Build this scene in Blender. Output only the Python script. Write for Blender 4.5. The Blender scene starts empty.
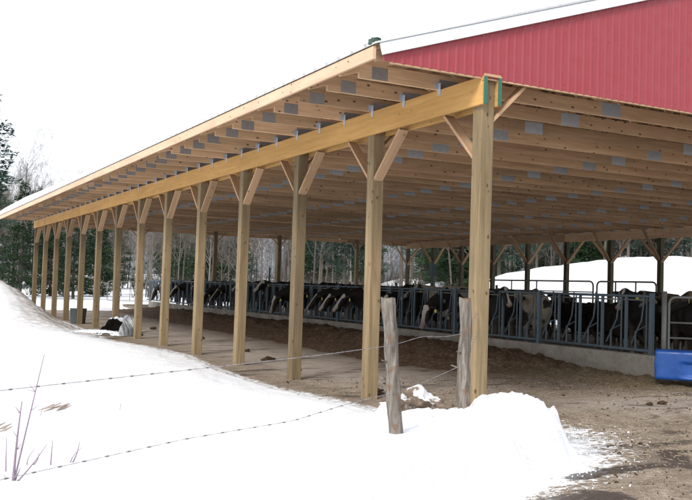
import bpy, bmesh, math, random
from mathutils import Vector, Matrix, Euler, noise
R = math.radians
rnd = random.Random(7)
scene = bpy.context.scene
col = scene.collection

# ------------------------------------------------------------------ helpers
def tag(o, label=None, cat=None, group=None, kind=None):
    if label: o['label'] = label
    if cat: o['category'] = cat
    if group: o['group'] = group
    if kind: o['kind'] = kind
    return o

def empty(name, loc=(0, 0, 0), rz=0.0):
    o = bpy.data.objects.new(name, None)
    col.objects.link(o); o.location = loc; o.rotation_euler = (0, 0, rz)
    o.empty_display_size = .3
    return o

def from_bm(name, bm, mat, parent=None, smooth=False, loc=None):
    me = bpy.data.meshes.new(name)
    bm.normal_update(); bm.to_mesh(me); bm.free()
    for m in (mat if isinstance(mat, (list, tuple)) else [mat]):
        me.materials.append(m)
    if smooth:
        me.polygons.foreach_set('use_smooth', [True] * len(me.polygons))
    o = bpy.data.objects.new(name, me); col.objects.link(o)
    if parent: o.parent = parent
    if loc is not None: o.location = loc
    return o

def from_data(name, V, F, mat, parent=None, smooth=False):
    me = bpy.data.meshes.new(name)
    me.from_pydata([tuple(v) for v in V], [], F)
    for m in (mat if isinstance(mat, (list, tuple)) else [mat]):
        me.materials.append(m)
    if smooth:
        me.polygons.foreach_set('use_smooth', [True] * len(me.polygons))
    me.update()
    o = bpy.data.objects.new(name, me); col.objects.link(o)
    if parent: o.parent = parent
    return o

def share(name, me, parent=None, loc=(0, 0, 0), rot=(0, 0, 0), sc=(1, 1, 1)):
    o = bpy.data.objects.new(name, me); col.objects.link(o)
    if parent: o.parent = parent
    o.location = loc; o.rotation_euler = rot; o.scale = sc
    return o

def children_map():
    d = {}
    for o in col.objects:
        if o.parent: d.setdefault(o.parent.name, []).append(o)
    return d

def copy_tree(o, parent=None, kids=None):
    c = o.copy(); col.objects.link(c); c.parent = parent
    for ch in (kids.get(o.name, []) if kids else []):
        copy_tree(ch, c, kids)
    return c

def bm_box(bm, a, b):
    vs = [bm.verts.new((x, y, z)) for x in (a[0], b[0]) for y in (a[1], b[1]) for z in (a[2], b[2])]
    for f in ((0, 1, 3, 2), (4, 6, 7, 5), (0, 4, 5, 1), (2, 3, 7, 6), (0, 2, 6, 4), (1, 5, 7, 3)):
        bm.faces.new([vs[i] for i in f])

def frame(p, q, up=(0, 0, 1)):
    p, q = Vector(p), Vector(q)
    x = (q - p).normalized(); up = Vector(up)
    y = up.cross(x)
    if y.length < 1e-4: y = Vector((0, 1, 0)).cross(x)
    y.normalize(); z = x.cross(y)
    return Matrix((x, y, z)).transposed()

def bm_lumber(bm, p, q, w, d, up=(0, 0, 1), ch=.004, ends=None):
    """board from p to q, w across (local y), d deep (local z), chamfered edges"""
    M = frame(p, q, up); a, b = w / 2, d / 2
    prof = [(-a + ch, -b), (a - ch, -b), (a, -b + ch), (a, b - ch), (a - ch, b), (-a + ch, b), (-a, b - ch), (-a, -b + ch)]
    r0 = [bm.verts.new(Vector(p) + M @ Vector((0, y, z))) for y, z in prof]
    r1 = [bm.verts.new(Vector(q) + M @ Vector((0, y, z))) for y, z in prof]
    for i in range(8):
        j = (i + 1) % 8
        bm.faces.new((r0[i], r1[i], r1[j], r0[j]))
    bm.faces.new(r0); bm.faces.new(list(reversed(r1)))

def lumber(name, p, q, w, d, mat, parent=None, up=(0, 0, 1), ch=.004):
    """object whose local X runs along the board so the grain follows it"""
    bm = bmesh.new(); L = (Vector(q) - Vector(p)).length
    bm_lumber(bm, (0, 0, 0), (L, 0, 0), w, d, (0, 0, 1), ch)
    o = from_bm(name, bm, mat, parent)
    o.matrix_local = Matrix.Translation(p) @ frame(p, q, up).to_4x4()
    return o

def tube(bm, pts, rad, n=8, closed=False, cap=True):
    pts = [Vector(p) for p in pts]
    rads = rad if isinstance(rad, (list, tuple)) else [rad] * len(pts)
    rings = []; prev = None
    for i, p in enumerate(pts):
        if closed: t = pts[(i + 1) % len(pts)] - pts[i - 1]
        elif i == 0: t = pts[1] - p
        elif i == len(pts) - 1: t = p - pts[i - 1]
        else: t = pts[i + 1] - pts[i - 1]
        t.normalize()
        if prev is None:
            a = t.cross(Vector((0, 0, 1)))
            if a.length < .05: a = t.cross(Vector((1, 0, 0)))
        else:
            a = prev - t * prev.dot(t)
        a.normalize(); prev = a; b = t.cross(a)
        rings.append([bm.verts.new(p + (a * math.cos(2 * math.pi * k / n) + b * math.sin(2 * math.pi * k / n)) * rads[i]) for k in range(n)])
    m = len(rings)
    for i in range(m if closed else m - 1):
        A, B = rings[i], rings[(i + 1) % m]
        for k in range(n):
            bm.faces.new((A[k], A[(k + 1) % n], B[(k + 1) % n], B[k]))
    if cap and not closed:
        bm.faces.new(list(reversed(rings[0]))); bm.faces.new(rings[-1])

def sstep(x, a, b):
    if a == b: return 0. if x < a else 1.
    t = min(1, max(0, (x - a) / (b - a))); return t * t * (3 - 2 * t)

def interp(x, tab):
    if x <= tab[0][0]: return tab[0][1]
    for (a, u), (b, v) in zip(tab, tab[1:]):
        if x <= b: return u + (v - u) * (x - a) / (b - a)
    return tab[-1][1]

def fbm(x, y, z=0., oct=4):
    s = 0; a = 1; f = 1; t = 0
    for _ in range(oct):
        s += a * noise.noise((x * f, y * f, z * f + 3.1)); t += a; a *= .5; f *= 2.03
    return s / t

# ------------------------------------------------------------------ materials
class NT:
    def __init__(s, name):
        s.m = bpy.data.materials.new(name); s.m.use_nodes = True
        s.t = s.m.node_tree; s.t.nodes.clear()
        s.out = s.n('ShaderNodeOutputMaterial'); s.b = s.n('ShaderNodeBsdfPrincipled')
        s.t.links.new(s.b.outputs[0], s.out.inputs[0])
    def n(s, typ, **kw):
        nd = s.t.nodes.new(typ)
        for k, v in kw.items(): setattr(nd, k, v)
        return nd
    def l(s, a, b): s.t.links.new(a, b)
    def put(s, sock, v):
        if isinstance(v, bpy.types.NodeSocket): s.l(v, sock)
        else: sock.default_value = v
    def math(s, op, a, b=0., c=None, clamp=False):
        n = s.n('ShaderNodeMath', operation=op); n.use_clamp = clamp
        s.put(n.inputs[0], a); s.put(n.inputs[1], b)
        if c is not None: s.put(n.inputs[2], c)
        return n.outputs[0]
    def vmath(s, op, a, b):
        n = s.n('ShaderNodeVectorMath', operation=op); s.put(n.inputs[0], a); s.put(n.inputs[1], b)
        return n.outputs[0]
    def noise(s, vec, scale, detail=4, rough=.55, dist=0.):
        n = s.n('ShaderNodeTexNoise'); s.l(vec, n.inputs['Vector'])
        n.inputs['Scale'].default_value = scale; n.inputs['Detail'].default_value = detail
        n.inputs['Roughness'].default_value = rough; n.inputs['Distortion'].default_value = dist
        return n.outputs[0]
    def voro(s, vec, scale, feature='F1', rand=1., out=0):
        n = s.n('ShaderNodeTexVoronoi', feature=feature); s.l(vec, n.inputs['Vector'])
        n.inputs['Scale'].default_value = scale; n.inputs['Randomness'].default_value = rand
        return n.outputs[out]
    def ramp(s, fac, stops, interp='LINEAR'):
        n = s.n('ShaderNodeValToRGB'); s.put(n.inputs[0], fac); cr = n.color_ramp; cr.interpolation = interp
        while len(cr.elements) > 1: cr.elements.remove(cr.elements[0])
        cr.elements[0].position = stops[0][0]; cr.elements[0].color = c4(stops[0][1])
        for p, c in stops[1:]:
            e = cr.elements.new(p); e.color = c4(c)
        return n.outputs[0]
    def mix(s, fac, a, b, mode='MIX'):
        n = s.n('ShaderNodeMix', data_type='RGBA', blend_type=mode)
        s.put(n.inputs[0], fac); s.put(n.inputs[6], c4(a)); s.put(n.inputs[7], c4(b))
        return n.outputs[2]
    def maprange(s, v, a, b, c=0., d=1.):
        n = s.n('ShaderNodeMapRange'); s.put(n.inputs[0], v)
        for i, x in enumerate((a, b, c, d)): n.inputs[i + 1].default_value = x
        return n.outputs[0]
    def bump(s, h, strength=.3, dist=.02):
        n = s.n('ShaderNodeBump'); n.inputs['Strength'].default_value = strength; n.inputs['Distance'].default_value = dist
        s.l(h, n.inputs['Height']); s.l(n.outputs[0], s.b.inputs['Normal'])
    def obj(s, rand=True, scale=(1, 1, 1)):
        tc = s.n('ShaderNodeTexCoord'); v = tc.outputs['Object']
        if rand:
            oi = s.n('ShaderNodeObjectInfo'); s.rand = oi.outputs['Random']
            r = s.math('MULTIPLY', oi.outputs['Random'], 73.)
            cb = s.n('ShaderNodeCombineXYZ')
            for i in range(3): s.l(r, cb.inputs[i])
            v = s.vmath('ADD', v, cb.outputs[0])
        if scale != (1, 1, 1): v = s.vmath('MULTIPLY', v, scale)
        return v
    def pos(s):
        return s.n('ShaderNodeNewGeometry').outputs['Position']
    def setp(s, color=None, rough=None, metal=None, spec=None):
        if color is not None: s.put(s.b.inputs['Base Color'], c4(color))
        if rough is not None: s.put(s.b.inputs['Roughness'], rough)
        if metal is not None: s.put(s.b.inputs['Metallic'], metal)
        if spec is not None: s.b.inputs['Specular IOR Level'].default_value = spec
def c4(c):
    if isinstance(c, bpy.types.NodeSocket): return c
    return (*c, 1.) if len(c) == 3 else c

def wood(name, dark, light, knot=(.10, .05, .025), knots=.10, rough=.75, var=.22, bump=.25, stain=None):
    s = NT(name); v = s.obj()
    g = s.noise(s.vmath('MULTIPLY', v, (1.2, 22, 22)), 1., 6, .65, .6)
    fine = s.noise(s.vmath('MULTIPLY', v, (6, 160, 160)), 1., 2, .5)
    big = s.noise(s.vmath('MULTIPLY', v, (.7, 3, 3)), 1., 3)
    c = s.ramp(g, [(.28, dark), (.5, [(a + b) / 2 for a, b in zip(dark, light)]), (.72, light)])
    c = s.mix(s.maprange(fine, .35, .65, 0, .22), c, dark)
    c = s.mix(s.maprange(big, .35, .7, 0, .45), c, [x * .72 for x in dark])
    kd = s.voro(s.vmath('MULTIPLY', v, (5.2, 9., 9.)), 1., rand=1.)
    c = s.mix(s.maprange(kd, knots, knots * 1.9, .9, 0), c, knot)
    if stain: 
        sn = s.noise(v, 1.6, 5, .7)
        c = s.mix(s.maprange(sn, .5, .72, 0, .55), c, stain)
    hs = s.n('ShaderNodeHueSaturation'); s.l(c, hs.inputs['Color'])
    s.l(s.maprange(s.rand, 0, 1, 1 - var, 1 + var), hs.inputs['Value'])
    s.setp(hs.outputs[0], rough, spec=.25)
    s.bump(s.math('ADD', g, fine), bump, .004)
    return s.m

M = {}
M['post'] = wood('treated_post_wood', (.15, .108, .060), (.32, .24, .137), knot=(.07, .04, .02), var=.22, knots=.085, stain=(.17, .14, .085))
M['beam'] = wood('engineered_beam_wood', (.49, .27, .085), (.69, .42, .155), knot=(.20, .10, .04), knots=.055, var=.05)
M['fascia'] = wood('fascia_wood', (.56, .36, .235), (.74, .52, .37), knots=.07, var=.07)
M['brace'] = wood('brace_wood', (.40, .25, .145), (.62, .42, .265), knots=.08, var=.15)
M['truss'] = wood('truss_wood', (.49, .32, .19), (.80, .575, .38), knot=(.07, .035, .02), knots=.09, var=.26)
M['farpost'] = wood('backlit_post_wood', (.07, .062, .04), (.15, .13, .085), knot=(.04, .03, .02), var=.15)  # far row of posts: backlit shade put into a darker wood colour
M['deck'] = wood('deck_wood', (.42, .27, .155), (.58, .41, .26), var=.1)

def metal(name, color, rough=.45, met=0., dirt=(.25, .2, .15), amt=.25, scale=6., rust=None):
    s = NT(name); v = s.obj()
    n = s.noise(v, scale, 6, .65); n2 = s.noise(v, scale * 7, 3, .6)
    c = s.mix(s.maprange(n, .42, .75, 0, amt), color, dirt)
    if rust: c = s.mix(s.maprange(n2, .56, .66, 0, .7), c, rust)
    s.setp(c, s.maprange(n2, .3, .7, rough * .8, min(1, rough * 1.3)), met)
    if 'plate' in name:
        tooth = s.voro(s.vmath('MULTIPLY', v, (55, 10, 90)), 1., rand=.25)
        c2 = s.mix(s.maprange(tooth, .22, .30, .55, 0), c, (.10, .11, .13)); s.setp(c2); s.bump(tooth, .4, .003)
    else: s.bump(n2, .08, .004)
    return s.m
M['plate'] = metal('galvanised_plate', (.50, .555, .62), .6, .15, (.33, .36, .40), .5, 14)
M['plate_dull'] = metal('dull_plate', (.30, .30, .31), .7, .1, (.2, .19, .18), .5, 14)
M['hanger'] = metal('hanger_steel', (.46, .51, .58), .55, .2, (.3, .32, .36), .3, 9)
M['red'] = metal('red_siding', (.29, .036, .048), .5, 0., (.30, .06, .075), .18, .8)
M['trim'] = metal('white_trim', (.78, .82, .84), .4, 0., (.6, .62, .62), .2, 3)
M['roofmetal'] = metal('roof_metal', (.55, .56, .57), .4, .3, (.35, .35, .35), .3, 2)
M['green'] = metal('green_flashing', (.02, .13, .09), .6, 0., (.05, .1, .06), .3, 9)
M['foam'] = metal('dark_foam', (.03, .07, .05), .8, 0., (.1, .1, .08), .6, 20)
M['lock'] = metal('stall_paint', (.07, .118, .155), .55, .1, (.09, .075, .055), .5, 5, rust=(.12, .07, .045))
M['galv'] = metal('galvanised_pipe', (.19, .20, .195), .55, .3, (.13, .10, .075), .6, 4)
M['wire'] = metal('fence_wire', (.36, .35, .37), .5, .3, (.25, .17, .13), .5, 30)
M['barb'] = metal('barb_wire', (.15, .14, .15), .6, .2, (.14, .09, .06), .5, 30)
M['bucket'] = metal('grey_plastic', (.07, .09, .10), .6, 0., (.1, .1, .09), .4, 6)

def mk_blue():
    s = NT('blue_plastic'); v = s.obj()
    n = s.noise(v, 5, 5); n2 = s.noise(v, 30, 4)
    c = s.mix(s.maprange(n, .4, .7), (.008, .065, .29), (.014, .095, .38))
    c = s.mix(s.maprange(n2, .60, .78, 0, .4), c, (.10, .10, .11))
    s.setp(c, s.maprange(n, .3, .7, .28, .5)); s.bump(n, .15, .02)
    return s.m
M['blue'] = mk_blue()

def mk_snow():
    s = NT('snow'); p = s.pos()
    n = s.noise(p, 1.3, 6, .6); f = s.noise(p, 22, 5, .7); ff = s.noise(p, 90, 2, .6)
    c = s.mix(s.maprange(n, .35, .7), (.86, .88, .91), (.90, .91, .92))
    at = s.n('ShaderNodeAttribute', attribute_name='dirt')
    d = s.math('MULTIPLY', at.outputs['Fac'], s.maprange(s.noise(p, 3.5, 8, .72), .34, .56, 0, 1))
    c = s.mix(d, c, (.25, .195, .14))
    s.setp(c, .6, spec=.2)
    s.bump(s.math('ADD', s.math('ADD', n, s.math('MULTIPLY', f, .4)), s.math('MULTIPLY', ff, .2)), .7, .08)
    return s.m
M['snow'] = mk_snow()

def mk_mud():
    s = NT('muddy_yard'); p = s.pos()
    sep = s.n('ShaderNodeSeparateXYZ'); s.l(p, sep.inputs[0]); X, Y, Z = sep.outputs
    n1 = s.noise(p, .55, 6, .6); n2 = s.noise(p, 3.2, 7, .68); n3 = s.noise(p, 17, 5, .7); n4 = s.noise(p, 70, 3, .7)
    base = s.ramp(n2, [(.3, (.12, .085, .06)), (.48, (.235, .182, .134)), (.62, (.35, .285, .22)), (.75, (.46, .395, .325))])
    base = s.mix(s.maprange(n3, .44, .56, 0, .62), base, (.12, .085, .058))
    base = s.mix(s.maprange(n4, .53, .62, 0, .65), base, (.48, .41, .33))
    # pale scraped concrete lane under the roof
    lane = s.math('MULTIPLY', s.maprange(X, 5.7, 6.8, 0, 1), s.maprange(X, 8.6, 9.6, 1, 0))
    lane = s.math('MULTIPLY', lane, s.maprange(Y, 9.5, 12.5, 0, 1))
    lane2 = s.math('MULTIPLY', s.maprange(s.math('ADD', X, s.math('MULTIPLY', n1, 2.)), 8.3, 10., 0, 1), s.math('MULTIPLY', s.maprange(Y, 7.8, 8.8, 0, 1), s.maprange(Y, 10.3, 9.4, 0, 1)))
    lanes = s.math('MULTIPLY', s.math('MAXIMUM', lane, lane2), s.maprange(n2, .36, .55, .45, 1.))
    conc = s.mix(n3, (.29, .245, .205), (.47, .415, .36))
    c = s.mix(lanes, base, conc)
    # dark slurry on the floor behind the curb
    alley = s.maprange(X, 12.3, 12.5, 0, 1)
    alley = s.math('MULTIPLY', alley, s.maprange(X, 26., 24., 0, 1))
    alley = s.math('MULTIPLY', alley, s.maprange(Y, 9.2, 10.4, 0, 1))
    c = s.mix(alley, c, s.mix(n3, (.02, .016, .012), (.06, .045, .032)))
    # straw litter flecks
    vs = s.vmath('MULTIPLY', p, (1, 1, 1))
    st = s.noise(s.vmath('MULTIPLY', vs, (60, 16, 20)), 1., 3, .6, 1.2)
    st2 = s.noise(s.vmath('MULTIPLY', vs, (14, 52, 20)), 1., 3, .6, 1.4)
    straw = s.math('MAXIMUM', s.maprange(st, .56, .64), s.maprange(st2, .57, .65))
    area = s.maprange(n1, .42, .58, .15, 1.)
    area = s.math('MULTIPLY', area, s.math('SUBTRACT', 1.05, s.math('MULTIPLY', lanes, .95)))
    c = s.mix(s.math('MULTIPLY', s.math('MULTIPLY', straw, area), .6), c, (.43, .35, .24))
    # dark manure streaks with shapes of their own
    sm = s.noise(s.vmath('MULTIPLY', p, (.5, 1.9, 1)), 1., 6, .62, .7)
    streak = s.maprange(sm, .57, .63, 0, 1)
    c = s.mix(s.math('MULTIPLY', streak, .8), c, (.055, .042, .034))
    c = s.mix(s.maprange(n3, .6, .72, 0, .55), c, (.07, .05, .035))
    # thin wind-blown snow and ice flecks near the bank
    at = s.n('ShaderNodeAttribute', attribute_name='frost')
    fl = s.noise(s.vmath('MULTIPLY', p, (9, 20, 10)), 1., 6, .75, .8)
    fr = s.math('MULTIPLY', at.outputs['Fac'], 1.)
    thr = s.math('SUBTRACT', .76, s.math('MULTIPLY', fr, .40))
    fm = s.math('MULTIPLY', s.math('SUBTRACT', fl, thr), 26., clamp=True)
    c = s.mix(fm, c, (.86, .88, .90))
    # wet patches
    aw = s.n('ShaderNodeAttribute', attribute_name='wet')
    wa = s.maprange(s.math('ADD', aw.outputs['Fac'], s.math('MULTIPLY', s.math('SUBTRACT', s.noise(p, 6., 6, .7), .5), 1.3)), .40, .55)
    c = s.mix(s.math('MULTIPLY', wa, .85), c, (.045, .032, .028))
    wet = s.math('MULTIPLY', s.math('MAXIMUM', streak, s.maprange(n1, .56, .62)), s.maprange(Y, 9.5, 8., 0, 1))
    c = s.mix(s.math('MULTIPLY', wet, .45), c, (.10, .08, .065))
    rough = s.math('SUBTRACT', .92, s.math('MULTIPLY', s.math('MAXIMUM', wet, wa), .55))
    s.setp(c, rough, spec=.35)
    h = s.math('ADD', s.math('MULTIPLY', n2, .6), s.math('ADD', s.math('MULTIPLY', n3, .6), s.math('MULTIPLY', s.math('ADD', n4, straw), .25)))
    s.bump(h, .7, .045)
    return s.m
M['mud'] = mk_mud()

def mk_feed():
    s = NT('silage'); p = s.pos()
    sep = s.n('ShaderNodeSeparateXYZ'); s.l(p, sep.inputs[0]); X, Y, Z = sep.outputs
    n2 = s.noise(p, 2.2, 6, .65); n3 = s.noise(p, 14, 6, .72); n4 = s.noise(p, 55, 4, .75)
    dark = s.ramp(n3, [(.3, (.055, .035, .022)), (.5, (.15, .10, .065)), (.7, (.33, .235, .155))])
    pale = s.ramp(n3, [(.3, (.15, .11, .065)), (.5, (.27, .21, .135)), (.7, (.40, .33, .22))])
    near = s.maprange(s.math('ADD', Y, s.math('MULTIPLY', n2, 1.6)), 13.3, 14.6, 1, 0)
    c = s.mix(near, dark, pale)
    c = s.mix(s.maprange(n4, .62, .7, 0, .7), c, (.38, .30, .18))
    s.setp(c, .95, spec=.15); s.bump(s.math('ADD', n3, n4), .9, .05)
    return s.m
M['feed'] = mk_feed()

def mk_conc():
    s = NT('concrete'); v = s.pos()
    n = s.noise(v, 1.4, 7, .65); n2 = s.noise(v, 12, 6, .7)
    c = s.ramp(n, [(.3, (.17, .15, .125)), (.5, (.27, .25, .215)), (.7, (.36, .34, .30))])
    c = s.mix(s.maprange(n2, .5, .7, 0, .6), c, (.16, .13, .10))
    s.setp(c, .9); s.bump(n2, .4, .02)
    return s.m
M['conc'] = mk_conc()

def mk_bark(name, dark, light, sc=3.):
    s = NT(name); v = s.obj()
    w = s.noise(s.vmath('MULTIPLY', v, (8, 8, 1.3)), sc, 6, .7, .4)
    c = s.ramp(w, [(.3, dark), (.55, [(a + b) / 2 for a, b in zip(dark, light)]), (.75, light)])
    hs = s.n('ShaderNodeHueSaturation'); s.l(c, hs.inputs['Color'])
    s.l(s.maprange(s.rand, 0, 1, .7, 1.3), hs.inputs['Value'])
    s.setp(hs.outputs[0], .95, spec=.1); s.bump(w, .5, .03)
    return s.m
M['bark'] = mk_bark('grey_bark', (.10, .092, .085), (.29, .275, .26))
M['bark_far'] = mk_bark('far_bark', (.22, .225, .235), (.38, .385, .40))  # distant haze put into a paler, bluer bark colour
M['bark2'] = mk_bark('brown_bark', (.065, .053, .045), (.19, .165, .14))
def mk_oldpost():
    s = NT('weathered_log'); v = s.obj()
    w = s.noise(s.vmath('MULTIPLY', v, (26, 26, 2.2)), 1., 7, .7, .8)
    n = s.noise(v, 9, 5, .6)
    c = s.ramp(w, [(.3, (.035, .03, .026)), (.45, (.13, .112, .095)), (.6, (.25, .225, .195)), (.75, (.38, .35, .31))])
    c = s.mix(s.maprange(n, .56, .66, 0, .7), c, (.17, .095, .055))
    s.setp(c, .9, spec=.15); s.bump(s.math('ADD', w, s.math('MULTIPLY', n, .4)), .9, .02)
    return s.m
M['log'] = mk_oldpost()
def mk_needle(name, a, b):
    s = NT(name); v = s.obj()
    n = s.noise(v, 1.1, 4); n2 = s.noise(v, 9, 3)
    c = s.mix(s.maprange(n, .35, .65), a, b); c = s.mix(s.maprange(n2, .45, .7, 0, .5), c, [x * .6 for x in a])
    hs = s.n('ShaderNodeHueSaturation'); s.l(c, hs.inputs['Color']); s.l(s.maprange(s.rand, 0, 1, .75, 1.25), hs.inputs['Value'])
    s.setp(hs.outputs[0], .8, spec=.2)
    return s.m
M['needle'] = mk_needle('pine_needles', (.022, .055, .028), (.055, .10, .042))
M['needle2'] = mk_needle('blue_pine_needles', (.02, .05, .035), (.045, .09, .06))
M['weed'] = metal('dry_stem', (.21, .16, .22), .8, 0., (.3, .22, .2), .5, 20)
M['leaf'] = metal('dry_leaf', (.30, .25, .22), .85, 0., (.4, .33, .25), .5, 20)

def mk_cow(name, base, thr, dusty=0., white=(.45, .43, .385)):
    s = NT(name); v = s.obj()
    tc = s.n('ShaderNodeTexCoord'); sep = s.n('ShaderNodeSeparateXYZ'); s.l(tc.outputs['Object'], sep.inputs[0])
    n = s.noise(v, 1.5, 2, .45, .35); fine = s.noise(v, 30, 4, .7)
    patch = s.maprange(s.math('ADD', n, s.math('MULTIPLY', s.math('SUBTRACT', fine, .5), .05)), thr, thr + .02, 0, 1)
    legs = s.maprange(sep.outputs[2], .34, .26, 0, 1)
    at = s.n('ShaderNodeAttribute', attribute_name='blaze')
    atp = s.n('ShaderNodeAttribute', attribute_name='muzzle')
    head = s.n('ShaderNodeAttribute', attribute_name='head')
    patch = s.math('MULTIPLY', patch, s.math('SUBTRACT', 1., head.outputs['Fac']))
    bl = s.math('MULTIPLY', at.outputs['Fac'], 1.)
    bth = s.maprange(s.rand, 0, 1, .12, .85)
    blz = s.math('MULTIPLY', s.math('SUBTRACT', bl, bth), 12., clamp=True)
    w = s.math('MAXIMUM', s.math('MAXIMUM', patch, legs), blz, clamp=True)
    c = s.mix(w, base, white)
    dirtn = s.noise(v, 4., 5, .7)
    c = s.mix(s.math('MULTIPLY', s.maprange(sep.outputs[2], .95, .5, 0, .85), s.maprange(dirtn, .3, .6, .4, 1)), c, (.09, .065, .045))
    c = s.mix(s.math('MULTIPLY', atp.outputs['Fac'], .8), c, (.30, .20, .17))
    c = s.mix(s.maprange(fine, .55, .75, 0, .25), c, (.12, .085, .055))
    if dusty:
        top = s.math('MULTIPLY', s.maprange(sep.outputs[2], 1.28, 1.42, 0, 1), s.maprange(s.noise(v, 5, 5), .35, .6, 0, dusty))
        c = s.mix(top, c, (.22, .17, .11))
    s.setp(c, .62, spec=.3); s.bump(fine, .25, .01)
    return s.m
M['cow_black'] = mk_cow('black_hide', (.012, .011, .011), .70)
M['cow_pied'] = mk_cow('pied_hide', (.014, .013, .012), .59)
M['cow_pale'] = mk_cow('pale_hide', (.02, .018, .016), .44, white=(.33, .295, .23))
M['cow_dusty'] = mk_cow('dusty_hide', (.010, .009, .009), .9, dusty=.9)
s = NT('eye'); s.setp((.01, .008, .006), .15); M['eye'] = s.m
s = NT('tag_plastic'); v = s.obj(); s.setp(s.mix(s.noise(v, 20), (.62, .55, .08), (.5, .42, .05)), .5); M['tag'] = s.m
def mk_tarp():
    s = NT('plastic_sheet'); v = s.obj(); n = s.noise(v, 7, 6, .6); n2 = s.noise(v, 3, 4)
    c = s.mix(s.maprange(n2, .45, .65), (.62, .65, .68), (.36, .42, .47))
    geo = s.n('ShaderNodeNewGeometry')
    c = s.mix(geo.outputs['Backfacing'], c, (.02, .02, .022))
    s.setp(c, .35); s.bump(n, .7, .05)
    return s.m
M['tarp'] = mk_tarp()
s = NT('clod'); v = s.obj(); n = s.noise(v, 18, 6, .7)
s.setp(s.ramp(n, [(.3, (.03, .02, .013)), (.6, (.10, .07, .045)), (.75, (.2, .15, .10))]), .95, spec=.1); s.bump(n, .8, .03); M['clod'] = s.m
s = NT('frozen_lump'); v = s.obj(); n = s.noise(v, 7, 6, .7)
g = s.n('ShaderNodeNewGeometry'); sp = s.n('ShaderNodeSeparateXYZ'); s.l(g.outputs['Position'], sp.inputs[0])
c = s.ramp(n, [(.3, (.085, .065, .05)), (.52, (.19, .145, .11)), (.7, (.33, .27, .215))])
n5 = s.noise(v, 3.1, 5, .6)
c = s.mix(s.maprange(n5, .52, .58), c, (.82, .83, .86)); s.setp(c, .9, spec=.2); s.bump(n, .8, .04); M['lump'] = s.m
s = NT('straw_fleck'); v = s.obj(); s.setp(s.mix(s.noise(v, 40), (.24, .18, .11), (.48, .40, .28)), .85, spec=.2); M['straw'] = s.m

# ------------------------------------------------------------------ world, sun, camera
w = bpy.data.worlds.new('World'); scene.world = w; w.use_nodes = True
nt = w.node_tree; nt.nodes.clear()
wo = nt.nodes.new('ShaderNodeOutputWorld'); bg = nt.nodes.new('ShaderNodeBackground')
sky = nt.nodes.new('ShaderNodeTexSky'); sky.sky_type = 'NISHITA'; sky.sun_disc = False
SUN_EL, SUN_AZ = R(38), R(-125)        # azimuth measured from +Y towards +X
sky.sun_elevation = SUN_EL; sky.sun_rotation = SUN_AZ
sky.air_density = 1.; sky.dust_density = 3.
mx = nt.nodes.new('ShaderNodeMix'); mx.data_type = 'RGBA'; mx.inputs[0].default_value = .86
nt.links.new(sky.outputs[0], mx.inputs[6]); mx.inputs[7].default_value = (6.2, 6.35, 6.7, 1)   # overcast veil
nt.links.new(mx.outputs[2], bg.inputs[0]); bg.inputs[1].default_value = .12
nt.links.new(bg.outputs[0], wo.inputs[0])
sd = bpy.data.lights.new('sun', 'SUN'); sd.energy = 1.5; sd.angle = R(18); sd.color = (1, .965, .91)
so = bpy.data.objects.new('sun', sd); col.objects.link(so)
dirv = Vector((math.sin(SUN_AZ) * math.cos(SUN_EL), math.cos(SUN_AZ) * math.cos(SUN_EL), math.sin(SUN_EL)))
so.rotation_euler = dirv.to_track_quat('Z', 'Y').to_euler(); so.location = (-10, -10, 25)

cd = bpy.data.cameras.new('camera'); cam = bpy.data.objects.new('camera', cd); col.objects.link(cam)
cd.sensor_width = 36; cd.sensor_fit = 'HORIZONTAL'; cd.lens = 886.18 / 692 * 36; cd.clip_end = 2000; cd.clip_start = .05
yaw, pit, rol = .4854, .0409, .031
fwd = Vector((math.sin(yaw) * math.cos(pit), math.cos(yaw) * math.cos(pit), math.sin(pit)))
rt = Vector((math.cos(yaw), -math.sin(yaw), 0)); upv = rt.cross(fwd)
# roll: picture turned clockwise
rt2 = rt * math.cos(rol) + upv * math.sin(rol)
up2 = -rt * math.sin(rol) + upv * math.cos(rol)
mat = Matrix((rt2, up2, -fwd)).transposed().to_4x4(); mat.translation = (0, 0, 1.5136)
cam.matrix_world = mat
scene.camera = cam
vs = scene.view_settings; vs.view_transform = 'Standard'; vs.look = 'None'; vs.gamma = 1; vs.use_curve_mapping = False
vs.exposure = .95

# ------------------------------------------------------------------ dimensions
B = 2.44; S0 = 8.1107; T0 = 5.985; T2 = 24.723; NB = 13; YE = S0 + NB * B
ZB, ZT = 3.586, 3.902
XE, XR = 4.47, T2 + (T0 - 4.47); XM = (XE + XR) / 2; SL = .333
def roofz(x): return 4.03 + SL * ((x - XE) if x < XM else (XR - x))

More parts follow.
